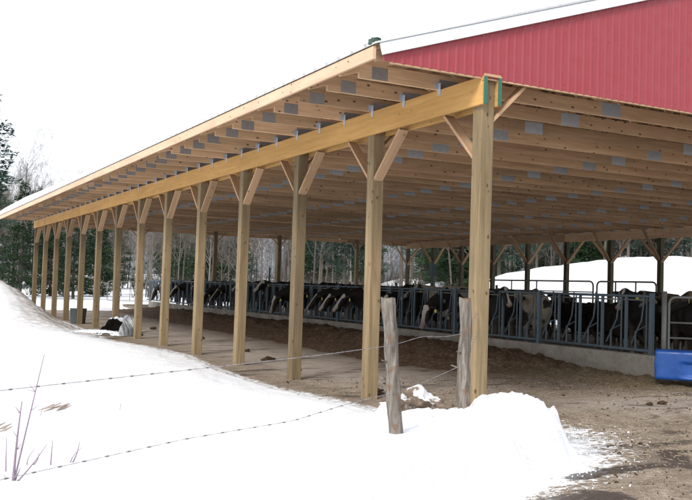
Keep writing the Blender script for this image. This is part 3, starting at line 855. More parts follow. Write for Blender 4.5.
# ------------------------------------------------------------------ cows
def cow_mesh(name, poll, muzzle, neck_mid):
    bm = bmesh.new()
    def sp(c, r):
        m = Matrix.Translation(c) @ Matrix.Diagonal((*((r, r, r) if not isinstance(r, tuple) else r), 1))
        bmesh.ops.create_icosphere(bm, subdivisions=3, radius=1, matrix=m)
    def sweep(a, b, ra, rb, st=.03):
        a, b = Vector(a), Vector(b); n = max(2, int((b - a).length / st))
        for i in range(n + 1):
            t = i / n; m = Matrix.Translation(a.lerp(b, t)) @ Matrix.Scale(ra + (rb - ra) * t, 4)
            bmesh.ops.create_icosphere(bm, subdivisions=2, radius=1, matrix=m)
    # trunk
    for x, z, rx, ry, rz in ((-.80, 1.13, .25, .24, .28), (-.62, 1.10, .30, .30, .33), (-.35, 1.03, .34, .36, .40), (-.05, 1.0, .36, .38, .43), (.22, 1.02, .34, .33, .41), (.46, 1.07, .28, .26, .38), (.62, 1.08, .20, .19, .28)):
        sp((x, 0, z), (rx, ry, rz))
    sweep((-.95, 0, 1.36), (.45, 0, 1.40), .07, .09); sweep((-.92, -.18, 1.30), (-.92, .18, 1.30), .07, .07)
    # legs
    for sy in (-1, 1):
        y = .17 * sy
        sweep((.48, y, 1.0), (.50, y, .72), .14, .10); sweep((.50, y, .72), (.50, y, .40), .085, .06); sweep((.50, y, .40), (.49, y, .10), .052, .042); sweep((.49, y, .10), (.53, y, .045), .055, .058)
        y = .19 * sy
        sweep((-.78, y, 1.05), (-.68, y * 1.05, .74), .20, .14); sweep((-.68, y * 1.05, .74), (-.93, y, .50), .11, .062); sweep((-.93, y, .50), (-.86, y, .12), .052, .042); sweep((-.86, y, .12), (-.81, y, .045), .055, .058)
    for (x, y) in ((-.6, 0), (-.52, .08), (-.52, -.08)): sp((x, y, .70), (.14, .13, .12))
    # neck and head
    poll, muzzle, nm = Vector(poll), Vector(muzzle), Vector(neck_mid)
    sweep((.58, 0, 1.18), nm, .24, .165); sweep((.62, 0, 1.02), nm - Vector((0, 0, .05)), .18, .14); sweep(nm, poll, .165, .115)
    d = (muzzle - poll).normalized()
    side = Vector((0, 0, 1)).cross(d); side.normalize() if side.length > .1 else None
    if side.length < .1: side = Vector((0, 1, 0))
    upn = d.cross(side).normalized()
    if upn.z < 0: upn = -upn
    sweep(poll - d * .02, poll + d * .22, .115, .10); sweep(poll + d * .2, muzzle, .095, .068)
    sweep(poll + d * .14 - upn * .06, muzzle - upn * .03, .085, .05)
    for s_ in (-1, 1):
        sp(poll + d * .15 + side * .075 * s_ + upn * .04, .045)
        e0 = poll + side * .10 * s_ + upn * .02; e1 = e0 + side * .18 * s_ - upn * .015 - d * .02
        sweep(e0, e0.lerp(e1, .5), .03, .045, .02); sweep(e0.lerp(e1, .5), e1, .045, .018, .02)
        sp(muzzle + side * .035 * s_ + upn * .01, .05)
    # tail
    sweep((-1.02, 0, 1.32), (-1.10, 0, 1.05), .035, .022, .02); sweep((-1.10, 0, 1.05), (-1.10, .02, .65), .022, .018, .02); sweep((-1.10, .02, .65), (-1.09, .03, .42), .035, .03, .02)
    me = bpy.data.meshes.new(name); bm.to_mesh(me); bm.free()
    ob = bpy.data.objects.new(name, me); col.objects.link(ob)
    rm = ob.modifiers.new('r', 'REMESH'); rm.mode = 'VOXEL'; rm.voxel_size = .02; rm.use_smooth_shade = True
    sm = ob.modifiers.new('s', 'SMOOTH'); sm.factor = .6; sm.iterations = 5
    dg = bpy.context.evaluated_depsgraph_get(); dg.update()
    out = bpy.data.meshes.new_from_object(ob.evaluated_get(dg)); out.name = name
    bpy.data.objects.remove(ob)
    out.polygons.foreach_set('use_smooth', [True] * len(out.polygons))
    bl, mz, hd = [], [], []
    L = (muzzle - poll).length
    for v in out.vertices:
        q = v.co - poll; t = q.dot(d); sdd = q.dot(side); u = q.dot(upn)
        inhead = 1. if (t > -.08 and q.length < .75 and abs(sdd) < .35 and (v.co.x > .8)) else 0.
        wv = .075 + .05 * sstep(t, .30, L) + .05 * math.exp(-((t - .05) / .08) ** 2)
        on = max(0., 1 - abs(sdd) / wv) if (t > -.03 and u > -.01 and inhead) else 0.
        bl.append(float(on)); mz.append(float(sstep(t, L - .01, L + .045)) * inhead); hd.append(inhead)
    for nm_, dat in (('blaze', bl), ('muzzle', mz), ('head', hd)):
        a = out.attributes.new(nm_, 'FLOAT', 'POINT'); a.data.foreach_set('value', dat)
    eyes = [poll + d * .16 + side * .112 * s_ + upn * .045 for s_ in (-1, 1)]
    ear = poll + side * .25 + upn * .0 - Vector((0, 0, .05))
    return out, eyes, ear, d
bme = bmesh.new(); bmesh.ops.create_icosphere(bme, subdivisions=2, radius=.022); eye_me = bpy.data.meshes.new('eye'); bme.to_mesh(eye_me); bme.free(); eye_me.materials.append(M['eye'])
bmt = bmesh.new(); bm_box(bmt, (-.004, -.03, -.06), (.004, .03, .02)); tag_me = bpy.data.meshes.new('ear_tag'); bmt.to_mesh(tag_me); bmt.free(); tag_me.materials.append(M['tag'])
POSES = {
    'feed': cow_mesh('cow', (1.10, 0, 1.10), (1.44, 0, .72), (.85, 0, 1.18)),
    'low': cow_mesh('cow', (1.12, .03, .95), (1.30, .06, .48), (.88, 0, 1.08)),
    'up': cow_mesh('cow', (1.04, 0, 1.40), (1.40, .10, 1.12), (.82, 0, 1.30)),
    'look': cow_mesh('cow', (1.02, .20, 1.33), (1.26, .50, .95), (.84, .08, 1.24)),
    'stand': cow_mesh('cow', (1.16, 0, 1.38), (1.58, 0, 1.10), (.86, 0, 1.30)),
}
cache = {}
def cow(x, y, rz, pose, coat, label, sc=1., z=.06, tagged=True, grp='dairy cows in the barn'):
    me, eyes, ear, d = POSES[pose]
    key = (pose, coat)
    if key not in cache:
        m2 = me.copy(); m2.materials.clear(); m2.materials.append(M['cow_' + coat]); cache[key] = m2
    root = empty('cow', (x, y, z), rz); root.scale = (sc,) * 3
    share('body', cache[key], root)
    for e in eyes: share('eye', eye_me, root, e)
    if tagged: share('ear_tag', tag_me, root, ear, (0, 0, math.atan2(d.y, d.x)))
    tag(root, label, 'cow', grp)
W = math.pi
C = [
 (13.35, 43.3, W, 'low', 'black', 'black cow with head down feeding at the far left end of the headlocks'),
 (13.25, 41.2, W, 'up', 'black', 'dark cow second from the far left end, head raised'),
 (13.1, 38.9, W, 'feed', 'pied', 'black and white cow reaching for feed near the far end'),
 (13.3, 36.6, W, 'up', 'black', 'black cow just left of the cluster of mottled heads'),
 (13.05, 34.8, W, 'low', 'pied', 'mottled cow with head low beside the fifth visible barn post'),
 (13.15, 33.6, W, 'feed', 'black', 'black cow with head out right of the low mottled cow'),
 (13.3, 31.6, W, 'up', 'pied', 'pied cow standing back from the bars left of the white faced cow'),
 (13.3, 29.4, W, 'up', 'black', 'plain black cow two places left of the long white face'),
 (12.95, 27.3, W, 'low', 'pied', 'cow with long white face hanging down through the bars'),
 (13.3, 25.9, W, 'feed', 'black', 'black cow half hidden by the third wooden post'),
 (13.0, 24.3, W, 'feed', 'pied', 'leftmost of the three cows with blazed heads thrust out together'),
 (12.9, 23.2, W, 'feed', 'black', 'middle of the three cows with blazed heads thrust out together'),
 (12.9, 22.3, W, 'feed', 'black', 'rightmost of the three cows with blazed heads thrust out together'),
 (13.35, 20.9, W + .2, 'feed', 'black', 'black cow hidden mostly behind the second wooden post'),
 (13.9, 19.6, W - .35, 'stand', 'pale', 'grey speckled cow seen between the two rough fence posts'),
 (13.1, 18.5, W + .12, 'low', 'pied', 'black and white cow right of the grey speckled cow'),
 (14.7, 18.3, W + .5, 'stand', 'pale', 'pale mottled cow directly left of the big corner post'),
 (13.05, 16.72, R(-127), 'up', 'black', 'black cow with white forehead mark looking straight at the camera'),
 (13.9, 16.6, R(50), 'stand', 'pale', 'cream and grey cow with its rump turned this way, beside the looking black cow'),
 (14.9, 13.9, W + .2, 'up', 'black', 'black cow with head behind bars, right of the cream cow'),
 (14.6, 12.4, R(80), 'stand', 'dusty', 'black cow with dusty brown back sideways behind the nearest headlocks'),
 (14.25, 10.8, R(130), 'stand', 'dusty', 'large black cow with dusty back behind the pipe gate at the right'),
]
for (x, y, rz, ps, ct, lab) in C:
    small = .86 if y == 13.7 else 1.
    cow(x, y, rz, ps, ct, lab, sc=small * rnd.uniform(.98, 1.03), z=.10)
for i, (x, y, rz, ct, lab) in enumerate(((19.5, 17.5, R(100), 'black', 'black cow walking in the rear alley, seen through the right bars'), (18.9, 21.3, R(60), 'pied', 'pied cow in the rear alley behind the long pipe gate'))):
    cow(x, y, rz, 'stand', ct, lab, sc=.98, z=.06)

for (x, y, rz, sc_) in ((15.1, 15.0, R(96), .84), (15.7, 13.5, R(-86), .83), (15.0, 12.2, R(92), .83), (16.1, 11.6, R(80), .86), (15.9, 15.6, R(-100), .83), (15.2, 10.4, R(60), .86), (15.6, 16.9, R(88), .84), (16.3, 15.9, R(98), .86)):
    cow(x, y, rz, 'stand', 'black', 'small black heifer standing sideways behind the nearest headlocks', sc=sc_, z=.06, grp='black heifers behind the nearest headlocks', tagged=False)
for i in range(15):
    cow(rnd.choice((15.4, 16.0, 18.3)) , 13.2 + i * 1.95 + rnd.uniform(-.4, .4), rnd.choice((R(92), R(-88), R(175), R(10), R(70))), 'stand' if i % 3 else 'low', 'black', 'dark cow mostly hidden behind the row of feeding cows', sc=rnd.uniform(.86, .96), z=.06, grp='cows standing behind the feeding row', tagged=False)

# ------------------------------------------------------------------ fence in front
def logpost(name, base, top, r, lab, seed):
    bm = bmesh.new(); n = 26; base, top = Vector(base), Vector(top); rs_ = []; ps_ = []
    axisv = (top - base)
    rings = []
    for i in range(n + 1):
        t = i / n; c = base + axisv * t + Vector((fbm(t * 2.5, seed, 0, 2) * .035, fbm(t * 2.5, seed, 5, 2) * .035, 0))
        ring = []
        for k in range(16):
            a = 2 * math.pi * k / 16
            rr = r * (1.06 - .16 * t) * (1 + .16 * noise.noise((math.cos(a) * 1.4, math.sin(a) * 1.4, t * 3 + seed)) + .16 * noise.noise((math.cos(a) * 4, math.sin(a) * 4, t * 14 + seed)))
            ring.append(bm.verts.new(c + Vector((math.cos(a) * rr, math.sin(a) * rr, (.02 * noise.noise((a * 2, seed, 3.)) if i == n else 0)))))
        rings.append(ring)
    for A, Bq in zip(rings, rings[1:]):
        for k in range(16): bm.faces.new((A[k], A[(k + 1) % 16], Bq[(k + 1) % 16], Bq[k]))
    cv = bm.verts.new(top + Vector((0, 0, -.015)))
    for k in range(16): bm.faces.new((rings[-1][k], rings[-1][(k + 1) % 16], cv))
    # twig stubs
    for t, a, L in ((.52, 2.6, .07), (.62, 3.3, .05), (.14, .1, .05)):
        c = base + axisv * t; dd = Vector((math.cos(a), math.sin(a), .35))
        tube(bm, [c + dd * r * .7, c + dd * (r + L)], [.012, .006], 5)
    o = from_bm(name, bm, M['log'], None, True, loc=(0, 0, 0)); tag(o, lab, 'fence post', 'rough fence posts'); return o
FP1 = Vector((3.83, 6.27, .34)); FP2 = Vector((4.93, 6.86, .37))
logpost('fence_post', FP1 + Vector((0.02, 0, -.35)), FP1 + Vector((-.10, .02, 1.09)), .062, 'rough weathered fence post in the snow, taller and left of the pair', 1.3)
logpost('fence_post', FP2 + Vector((0, 0, -.35)), FP2 + Vector((-.02, -.0, 1.07)), .060, 'rough weathered fence post right of the pair, in front of the corner post', 5.7)

barb_me = []
for q in range(3):
    bm = bmesh.new(); tube(bm, [(-.009, 0, 0), (.009, 0, 0)], .0043, 6)
    for k in range(2):
        a = rnd.uniform(0, 6.28); dd = Vector((rnd.uniform(-.4, .4), math.cos(a), math.sin(a)))
        tube(bm, [-dd * .014, dd * .014], [.0008, .0015], 4)
    me = bpy.data.meshes.new('barb'); bm.to_mesh(me); bm.free(); me.materials.append(M['barb']); barb_me.append(me)
def barbed(name, pts, lab, barb=.115, r=.0021):
    root = empty(name, pts[0]); o0 = Vector(pts[0])
    fine = []
    for a, b in zip(pts, pts[1:]):
        a, b = Vector(a), Vector(b); n = max(2, int((b - a).length / .05))
        for i in range(n): fine.append(a.lerp(b, i / n))
    fine.append(Vector(pts[-1])); fine = [f - o0 for f in fine]
    # soften
    for _ in range(3):
        fine = [fine[0]] + [(fine[i - 1] + fine[i] * 2 + fine[i + 1]) / 4 for i in range(1, len(fine) - 1)] + [fine[-1]]
    bm = bmesh.new()
    for ph in (0, math.pi):
        tube(bm, [f + Vector((0, math.cos(i * 1.1 + ph), math.sin(i * 1.1 + ph))) * r * .8 for i, f in enumerate(fine)], r * .55, 4)
    from_bm('strand', bm, M['wire'], root, True)
    bm = bmesh.new(); acc = 0
    for i in range(1, len(fine) - 1):
        acc += (fine[i] - fine[i - 1]).length
        if acc > barb:
            acc = 0; t = (fine[i + 1] - fine[i]).normalized()
            share('barb', barb_me[len(fine) * i % 3], root, fine[i], t.to_track_quat('X', 'Z').to_euler())
    bm.free()
    tag(root, lab, 'barbed wire', 'barbed wire strands')
# points: far left drops into the snow, passes both posts, ends wrapped on the corner post
barbed('barbed_wire', [(-4.5, 1.6, .98), (-2.5, 2.55, .99), (.47, 4.21, 1.0), (1.6, 4.9, 1.01), (2.8, 5.62, 1.025), (3.75, 6.23, 1.045), (3.87, 6.30, 1.06), (4.2, 6.5, 1.10), (4.55, 6.66, 1.085), (4.88, 6.83, 1.11), (5.02, 6.95, 1.13), (5.55, 7.6, 1.22), (5.9, 8.02, 1.27)],
       'upper strand of barbed wire strung across the snow to the barn corner')
barbed('barbed_wire', [(-4.5, 1.6, .60), (-2.5, 2.55, .60), (.47, 4.21, .60), (1.6, 4.9, .62), (2.5, 5.42, .605), (3.2, 5.9, .64), (3.75, 6.21, .66), (3.87, 6.3, .665), (4.3, 6.52, .72), (4.88, 6.82, .82), (5.02, 6.94, .84), (5.5, 7.55, .95), (5.9, 8.0, 1.05)],
       'lower strand of barbed wire strung just above the snow')

# dead weeds in the snow
def weed(x, y, stems, lab):
    root = empty('dead_weed', (x, y, snow_h(x, y) - .03))
    for (dx, dz, r, bend) in stems:
        bm = bmesh.new(); n = 7
        rt_ = Vector((math.cos(yaw), -math.sin(yaw), 0))
        side_ = rnd.uniform(-.05, .05)
        pts = [rt_ * (dx * (t / n) + bend * math.sin(math.pi * t / n)) + Vector((0, side_ * t / n, dz * t / n)) for t in range(n + 1)]
        tube(bm, pts, [r * (1.1 - .75 * t / n) for t in range(n + 1)], 5)
        if dz > .25:
            for q in range(4):
                k = rnd.randint(3, n); L = rnd.uniform(.03, .07)
                tube(bm, [pts[k], pts[k] + Vector((rnd.uniform(-1, 1), rnd.uniform(-1, 1), rnd.uniform(.2, 1))) * L], [r * .4, r * .2], 4)
        from_bm('stem', bm, M['weed'], root, True)
    tag(root, lab, 'weed', 'dead weeds poking out of the snow')
weed(.69, 5.02, [(.143, .70, .0055, .0), (.03, .45, .008, -.004), (.17, .23, .005, .01), (.04, .09, .005, 0), (-.045, .05, .004, 0)], 'tallest purple grey dead weed, two long stalks from one root in the snow')
weed(.83, 5.48, [(.06, .10, .005, .02), (.035, .13, .004, -.02)], 'small bent dead weed just right of the tallest weed')
weed(.95, 5.43, [(.01, .175, .005, 0)], 'single short upright dead stalk between the two bent weeds')
weed(1.08, 5.52, [(.045, .16, .005, .01), (.055, .13, .004, -.02)], 'short forked dead weed, rightmost of the clump in the snow')
weed(.68, 5.24, [(.0, .21, .0045, .0)], 'thin dead stalk at the far left of the clump')
weed(1.5, 9.3, [(.04, .16, .004, .0)], 'thin lone dead stalk behind the tallest weed')
weed(2.35, 9.5, [(.02, .15, .004, .0)], 'lone dead stalk in open snow, right of all the other weeds')
for (x, y, r_, side_) in ((1.63, 9.5, .14, 'left of the pair of dry leaves'), (1.78, 9.5, .12, 'right of the pair of dry leaves'), (1.0, 8.1, .10, 'alone at the left edge')):
    bm = bmesh.new()
    for k in range(3):
        a = rnd.uniform(-.5, .5); c = Vector((rnd.uniform(-.03, .03), rnd.uniform(-.03, .03), .014 * k))
        d1 = Vector((math.cos(a), -.4 * math.sin(a) - .3, .35)) * r_ * .6
        tube(bm, [c - d1, c, c + d1 + Vector((0, 0, .01))], [.003, .011, .003], 4)
    o = from_bm('dead_leaf', bm, M['leaf'], None, True, loc=(x, y, snow_h(x, y) + .03))
    tag(o, 'curled dry leaf lying on the clean snow, ' + side_, 'leaf', 'curled dry leaves on the snow')

# ------------------------------------------------------------------ loose things on the ground
def lumpy(name, c, r, mat, seed, sub=4, amp=.35):
    bm = bmesh.new(); bmesh.ops.create_icosphere(bm, subdivisions=sub, radius=1)
    for v in bm.verts:
        n = fbm(v.co.x * 1.4 + seed, v.co.y * 1.4, v.co.z * 1.4, 4); v.co *= 1 + amp * n * 1.6
        v.co = Vector((v.co.x * r[0], v.co.y * r[1], v.co.z * r[2]))
    return from_bm(name, bm, mat, None, True, loc=c)
tag(lumpy('frozen_dirt_mound', (5.72, 8.95, .06), (.42, .26, .20), M['lump'], 3., 5, .7), 'brown frozen dirt mound flecked with snow between the two fence posts', 'dirt mound')
tag(lumpy('frozen_dirt_mound', (5.30, 8.75, .08), (.22, .16, .15), M['lump'], 9., 4, .5), 'small lump of dirty ice left of the bigger dirt mound', 'dirt mound')
clods = [(6.25, 10.9, .12), (6.05, 9.75, .07), (6.6, 14.2, .05), (6.9, 16.2, .09), (7.3, 18.4, .06), (7.6, 22.5, .09), (6.4, 24, .06), (9.5, 8.9, .04), (9.8, 8.95, .05), (7.6, 27, .08), (7.1, 9.6, .04)]
for i, (x, y, r_) in enumerate(clods):
    o = lumpy('manure_clod', (x, y, .01 + r_ * .2), (r_ * 1.3, r_, r_ * .55), M['clod'], i * 2.3, 4, .8)
    tag(o, 'dark clod of frozen manure lying on the barn floor', 'clod', 'frozen manure clods on the floor')
tag(clods and o, None)
# straw litter: many loose flecks
V, F = [], []
for i in range(14000):
    if rnd.random() < .8:
        x = rnd.uniform(5.9, 11.8); y = rnd.uniform(3.5, 12.5)
    else:
        x = rnd.uniform(5.6, 11.8); y = rnd.uniform(9, 24)
    dens = fbm(x * .6, y * .9, 22.)
    if dens < rnd.uniform(-.35, .3): continue
    if x - interp(y, EDGE) < .5: continue
    z = max(mud_h(x, y), feed_h(x, y) if 8.3 < x < 12.1 and y > 8.3 else -1) + .006
    a = rnd.uniform(0, math.pi); L = rnd.uniform(.008, .032); wv = rnd.uniform(.001, .003)
    dx, dy = math.cos(a) * L, math.sin(a) * L; ex, ey = -math.sin(a) * wv, math.cos(a) * wv; dz = rnd.uniform(-.006, .012)
    b = len(V)
    V += [(x - dx - ex, y - dy - ey, z), (x + dx - ex, y + dy - ey, z + dz), (x + dx + ex, y + dy + ey, z + dz), (x - dx + ex, y - dy + ey, z), (x, y, z + dz / 2 + wv * 1.6)]
    F += [(b, b + 1, b + 4), (b + 1, b + 2, b + 4), (b + 2, b + 3, b + 4), (b + 3, b, b + 4)]
tag(from_data('straw_litter', V, F, M['straw']), 'pale straw and feed stalks strewn over the muddy yard', 'straw', kind='stuff')
# trodden crumbs of bark, manure and gravel
bmc = bmesh.new()
for i in range(2600):
    x = rnd.uniform(5.2, 12); y = rnd.uniform(3.6, 13)
    if x - interp(y, EDGE) < .35 or fbm(x * .8, y * 1.1, 31.) < rnd.uniform(-.3, .25): continue
    r_ = rnd.uniform(.004, .014) * (2. if rnd.random() < .05 else 1); z = max(mud_h(x, y), feed_h(x, y) if 8.3 < x < 12.1 and y > 8.3 else -1)
    bmesh.ops.create_icosphere(bmc, subdivisions=1, radius=r_, matrix=Matrix.Translation((x, y, z + r_ * .25)) @ Euler((rnd.random() * 3, rnd.random() * 3, 0)).to_matrix().to_4x4() @ Matrix.Diagonal((rnd.uniform(.6, 1.8), rnd.uniform(.6, 1.5), .55, 1)))
tag(from_bm('ground_crumbs', bmc, M['clod'], None, False), 'small dark crumbs of bark and manure trodden into the yard', 'debris', kind='stuff')
# snow crumbs broken off the bank
V, F = [], []
bmc = bmesh.new()
for i in range(420):
    y = rnd.uniform(3.2, 8.6); e = interp(y, EDGE); x = e + rnd.expovariate(3.2 if y < 8.4 else 7) + .03
    r_ = rnd.uniform(.003, .009) * (1.8 if rnd.random() < .05 else 1)
    bmesh.ops.create_icosphere(bmc, subdivisions=1, radius=r_, matrix=Matrix.Translation((x, y, mud_h(x, y) + r_ * .3)) @ Euler((rnd.random() * 3, rnd.random() * 3, 0)).to_matrix().to_4x4() @ Matrix.Diagonal((rnd.uniform(.7, 1.5), rnd.uniform(.7, 1.5), .6, 1)))
tag(from_bm('snow_crumbs', bmc, M['snow'], None, True), 'small crumbs of snow scattered along the edge of the bank', 'snow', kind='stuff')

# plastic sheeting by the posts
def tarp(cx, cy, lx, ly, h, seed, lab, rz, mouth=True):
    V, F = [], []; nx, ny = 46, 34
    for j in range(ny + 1):
        for i in range(nx + 1):
            u, v = i / nx * 2 - 1, j / ny * 2 - 1
            r_ = math.sqrt(u * u * .9 + v * v)
            z = h * max(0, 1 - r_ ** 2.2) ** .6 * (1 + .35 * fbm(u * 2 + seed, v * 2, 0, 3)) + .05 * abs(fbm(u * 5, v * 5 + seed, 2, 3)) + .015
            V.append((u * lx * (1 + .15 * fbm(v * 2, seed, 1)), v * ly * (1 + .2 * fbm(u * 2, seed, 4)), z))
            if i < nx and j < ny:
                a = j * (nx + 1) + i
                if not (mouth and u < -.30 and abs(v) < .72 and z > .05): F.append((a, a + 1, a + nx + 2, a + nx + 1))
    o = from_data('plastic_sheet', V, F, M['tarp'], smooth=True); o.location = (cx, cy, .01 if cx > 5 else .12); o.rotation_euler = (0, 0, rz)
    tag(o, lab, 'plastic sheet', 'crumpled plastic sheets')
tarp(5.75, 23.9, .46, .42, .46, 1.7, 'silvery white crumpled plastic sheet with a dark open end beside a post', R(38))
tarp(6.5, 25.6, .32, .32, .44, 4.2, 'smaller crumpled grey plastic sheet just right of the post', R(20), False)
tarp(4.98, 22.9, .6, .10, .07, 8.2, 'flattened tail of plastic sheet lying on the snow edge', R(-30), False)
bm = bmesh.new(); tube(bm, [(0, 0, 0), (0, 0, .02), (0, 0, .5), (0, 0, .52)], [.22, .23, .27, .29], 24); o = from_bm('feed_tub', bm, M['bucket'], None, True, loc=(5.98, 30.3, -.02))
tag(o, 'grey plastic tub standing between the far left posts', 'tub')

# gate beyond the barn end
g = pipe_gate('pipe_gate', 2.3, (.35, .7, 1.0, 1.35), verts=(1.15,), r=.018, mat=M['galv']); g.location = (10.6, 46.5, 0.05); g.rotation_euler = (0, 0, R(-6))
tag(g, 'galvanised farm gate standing in the snow beyond the far end of the barn', 'gate')

# ------------------------------------------------------------------ trees
def bare_tree(seed, H=12., spread=1., dense=1.):
    r_ = random.Random(seed); V, F = [], []
    def seg(pts, rads, n):
        base = len(V); prev = None
        for i, p in enumerate(pts):
            t = (pts[min(i + 1, len(pts) - 1)] - pts[max(i - 1, 0)]).normalized()
            a = t.cross(Vector((.3, .2, 1))) if prev is None else prev - t * prev.dot(t)
            if a.length < .01: a = t.cross(Vector((1, 0, 0)))
            a.normalize(); prev = a; b = t.cross(a)
            for k in range(n):
                an = 2 * math.pi * k / n; V.append(p + (a * math.cos(an) + b * math.sin(an)) * rads[i])
        for i in range(len(pts) - 1):
            for k in range(n):
                q = base + i * n; F.append((q + k, q + (k + 1) % n, q + n + (k + 1) % n, q + n + k))
    def grow(p, d, L, r, lev):
        n = 7 if lev == 0 else (4 if lev < 3 else 2)
        pts = [p.copy()]; rads = [r]; dd = d.copy()
        for i in range(n):
            dd = (dd + Vector((r_.uniform(-1, 1), r_.uniform(-1, 1), r_.uniform(-.5, .9))) * (.05 if lev == 0 else .16)).normalized()
            pts.append(pts[-1] + dd * L / n); rads.append(r * (1 - (i + 1) / n * (.75 if lev == 0 else .8)))
        seg(pts, rads, 7 if lev == 0 else 3)
        if lev >= 4: return
        nb = [int(15 * dense), 6, 5, 4][lev]
        for k in range(nb):
            t = r_.uniform(.28 if lev == 0 else .2, 1.) if k else 1.
            i = min(n - 1, int(t * n)); f = t * n - i
            q = pts[i].lerp(pts[i + 1], f); ax = (pts[i + 1] - pts[i]).normalized()
            a = r_.uniform(0, 6.283); perp = ax.orthogonal().normalized(); perp.rotate(Matrix.Rotation(a, 3, ax))
            ang = r_.uniform(.5, 1.0) * spread
            nd = (ax * math.cos(ang) + perp * math.sin(ang) + Vector((0, 0, .18))).normalized()
            grow(q, nd, L * r_.uniform(.34, .52) * (1.15 - .5 * t if lev == 0 else 1), max(.006, rads[i] * .5), lev + 1)
    grow(Vector((0, 0, -.2)), Vector((r_.uniform(-.04, .04), r_.uniform(-.04, .04), 1)), H, H * .0085 + .02, 0)
    return V, F

def pine(seed, H=12., R0=2.6, start=.12, droop=.25, gap=.0, nq=1.0):
    r_ = random.Random(seed); TV, TF, NV, NF = [], [], [], []
    n = 8; pts = [Vector((0.05 * math.sin(i), 0.05 * math.cos(i * 1.3), H * i / n - .2)) for i in range(n + 1)]
    def seg(V, F, ps, rs_, k_=6):
        b0 = len(V)
        for i, p in enumerate(ps):
            t = (ps[min(i + 1, len(ps) - 1)] - ps[max(i - 1, 0)]).normalized(); a = t.orthogonal().normalized(); b = t.cross(a)
            for k in range(k_):
                an = 6.2832 * k / k_; V.append(p + (a * math.cos(an) + b * math.sin(an)) * rs_[i])
        for i in range(len(ps) - 1):
            for k in range(k_):
                q = b0 + i * k_; F.append((q + k, q + (k + 1) % k_, q + k_ + (k + 1) % k_, q + k_ + k))
    seg(TV, TF, pts, [H * .016 * (1 - i / n * .93) + .01 for i in range(n + 1)])
    z = H * start
    while z < H * .99:
        t = (z / H - start) / (1 - start); rad = R0 * (1 - t) ** .75 * (.55 + .45 * min(1, t * 5 + .3)) + .15
        nb = r_.randint(4, 6) if t < .9 else 3
        a0 = r_.uniform(0, 6.28)
        for k in range(nb):
            if r_.random() < gap: continue
            a = a0 + k * 6.283 / nb + r_.uniform(-.3, .3); L = rad * r_.uniform(.5, 1.2); r_dr = r_.uniform(.2, 1.9)
            d = Vector((math.cos(a), math.sin(a), 0)); m = 5
            bp = [Vector((0, 0, z)) + d * L * i / m + Vector((0, 0, L * (.12 * i / m - droop * r_dr * (i / m) ** 2 + .12 * (i / m) ** 3))) for i in range(m + 1)]
            seg(TV, TF, bp, [.035 * (1 - .8 * i / m) + .004 for i in range(m + 1)], 3)
            cnt = int((14 + L * 24) * nq)
            for q in range(cnt):
                u = r_.uniform(.18, 1.05) ** .8; i = min(m - 1, int(u * m)); c = bp[i].lerp(bp[i + 1], min(1.2, u * m - i))
                wd = .30 * L * (1 - abs(u - .6)) + .1
                side_ = Vector((-d.y, d.x, 0))
                c = c + side_ * r_.uniform(-wd, wd) + Vector((0, 0, r_.uniform(-.28, .24) * (.4 + .6 * H / 14)))
                for tuft in range(2):
                    dv = (d * r_.uniform(.2, 1) + side_ * r_.uniform(-1, 1) + Vector((0, 0, r_.uniform(-.25, .5)))).normalized() * r_.uniform(.16, .38)
                    wv = dv.cross(Vector((r_.uniform(-1, 1), r_.uniform(-1, 1), 1.2))).normalized() * r_.uniform(.03, .075)
                    b = len(NV); NV.extend([c - wv * .4, c + dv * .5 - wv, c + dv, c + dv * .5 + wv]); NF.append((b, b + 1, b + 2, b + 3))
        z += H * .028 + r_.uniform(0, H * .02)
    return TV, TF, NV, NF
protoB = []
for i, (H, sp_, de) in enumerate(((12, 1., 1.), (10, .85, 1.1), (14, .8, .8), (8, 1.15, 1.2))):
    V, F = bare_tree(11 + i, H, sp_, de); me = bpy.data.meshes.new('bare_tree'); me.from_pydata([tuple(v) for v in V], [], F); me.materials.append(M['bark'] if i % 2 == 0 else M['bark2']); protoB.append((me, H))
protoP = []
for i, (H, R0, st, dr, gp, q) in enumerate(((12, 2.7, .10, .25, .05, 1.), (14, 3.0, .28, .15, .22, 1.1), (9, 2.3, .05, .3, .0, 1.1), (15, 3.1, .35, .1, .3, 1.1))):
    TV, TF, NV, NF = pine(40 + i, H, R0, st, dr, gp, q)
    a = bpy.data.meshes.new('trunk'); a.from_pydata([tuple(v) for v in TV], [], TF); a.materials.append(M['bark2'])
    b = bpy.data.meshes.new('crown'); b.from_pydata([tuple(v) for v in NV], [], NF); b.materials.append(M['needle'] if i % 2 == 0 else M['needle2']); protoP.append((a, b, H))
def az_pt(px, d):
    """bearing of a column of the photo, at true distance d"""
    a = yaw + math.atan((px - 346) / 886.)
    return math.sin(a) * d, math.cos(a) * d
def tz(x, y): return snow_h(x, y) - .05 if (y < 110 and x < 90) else terrain(x, y) + .1
def put_pine(x, y, k, H, lab, grp):
    a, b, h = protoP[k]; s_ = H / h; root = empty('pine_tree', (x, y, tz(x, y)), rnd.uniform(0, 6.28)); root.scale = (s_ * rnd.uniform(.9, 1.1),) * 2 + (s_,)
    share('trunk', a, root); share('crown', b, root); tag(root, lab, 'pine tree', grp)
def put_bare(x, y, k, H, lab, grp):
    me, h = protoB[k]; s_ = H / h; o = share('bare_tree', me, None, (x, y, tz(x, y) - .05), (0, 0, rnd.uniform(0, 6.28)), (s_, s_, s_)); tag(o, lab, 'bare tree', grp)
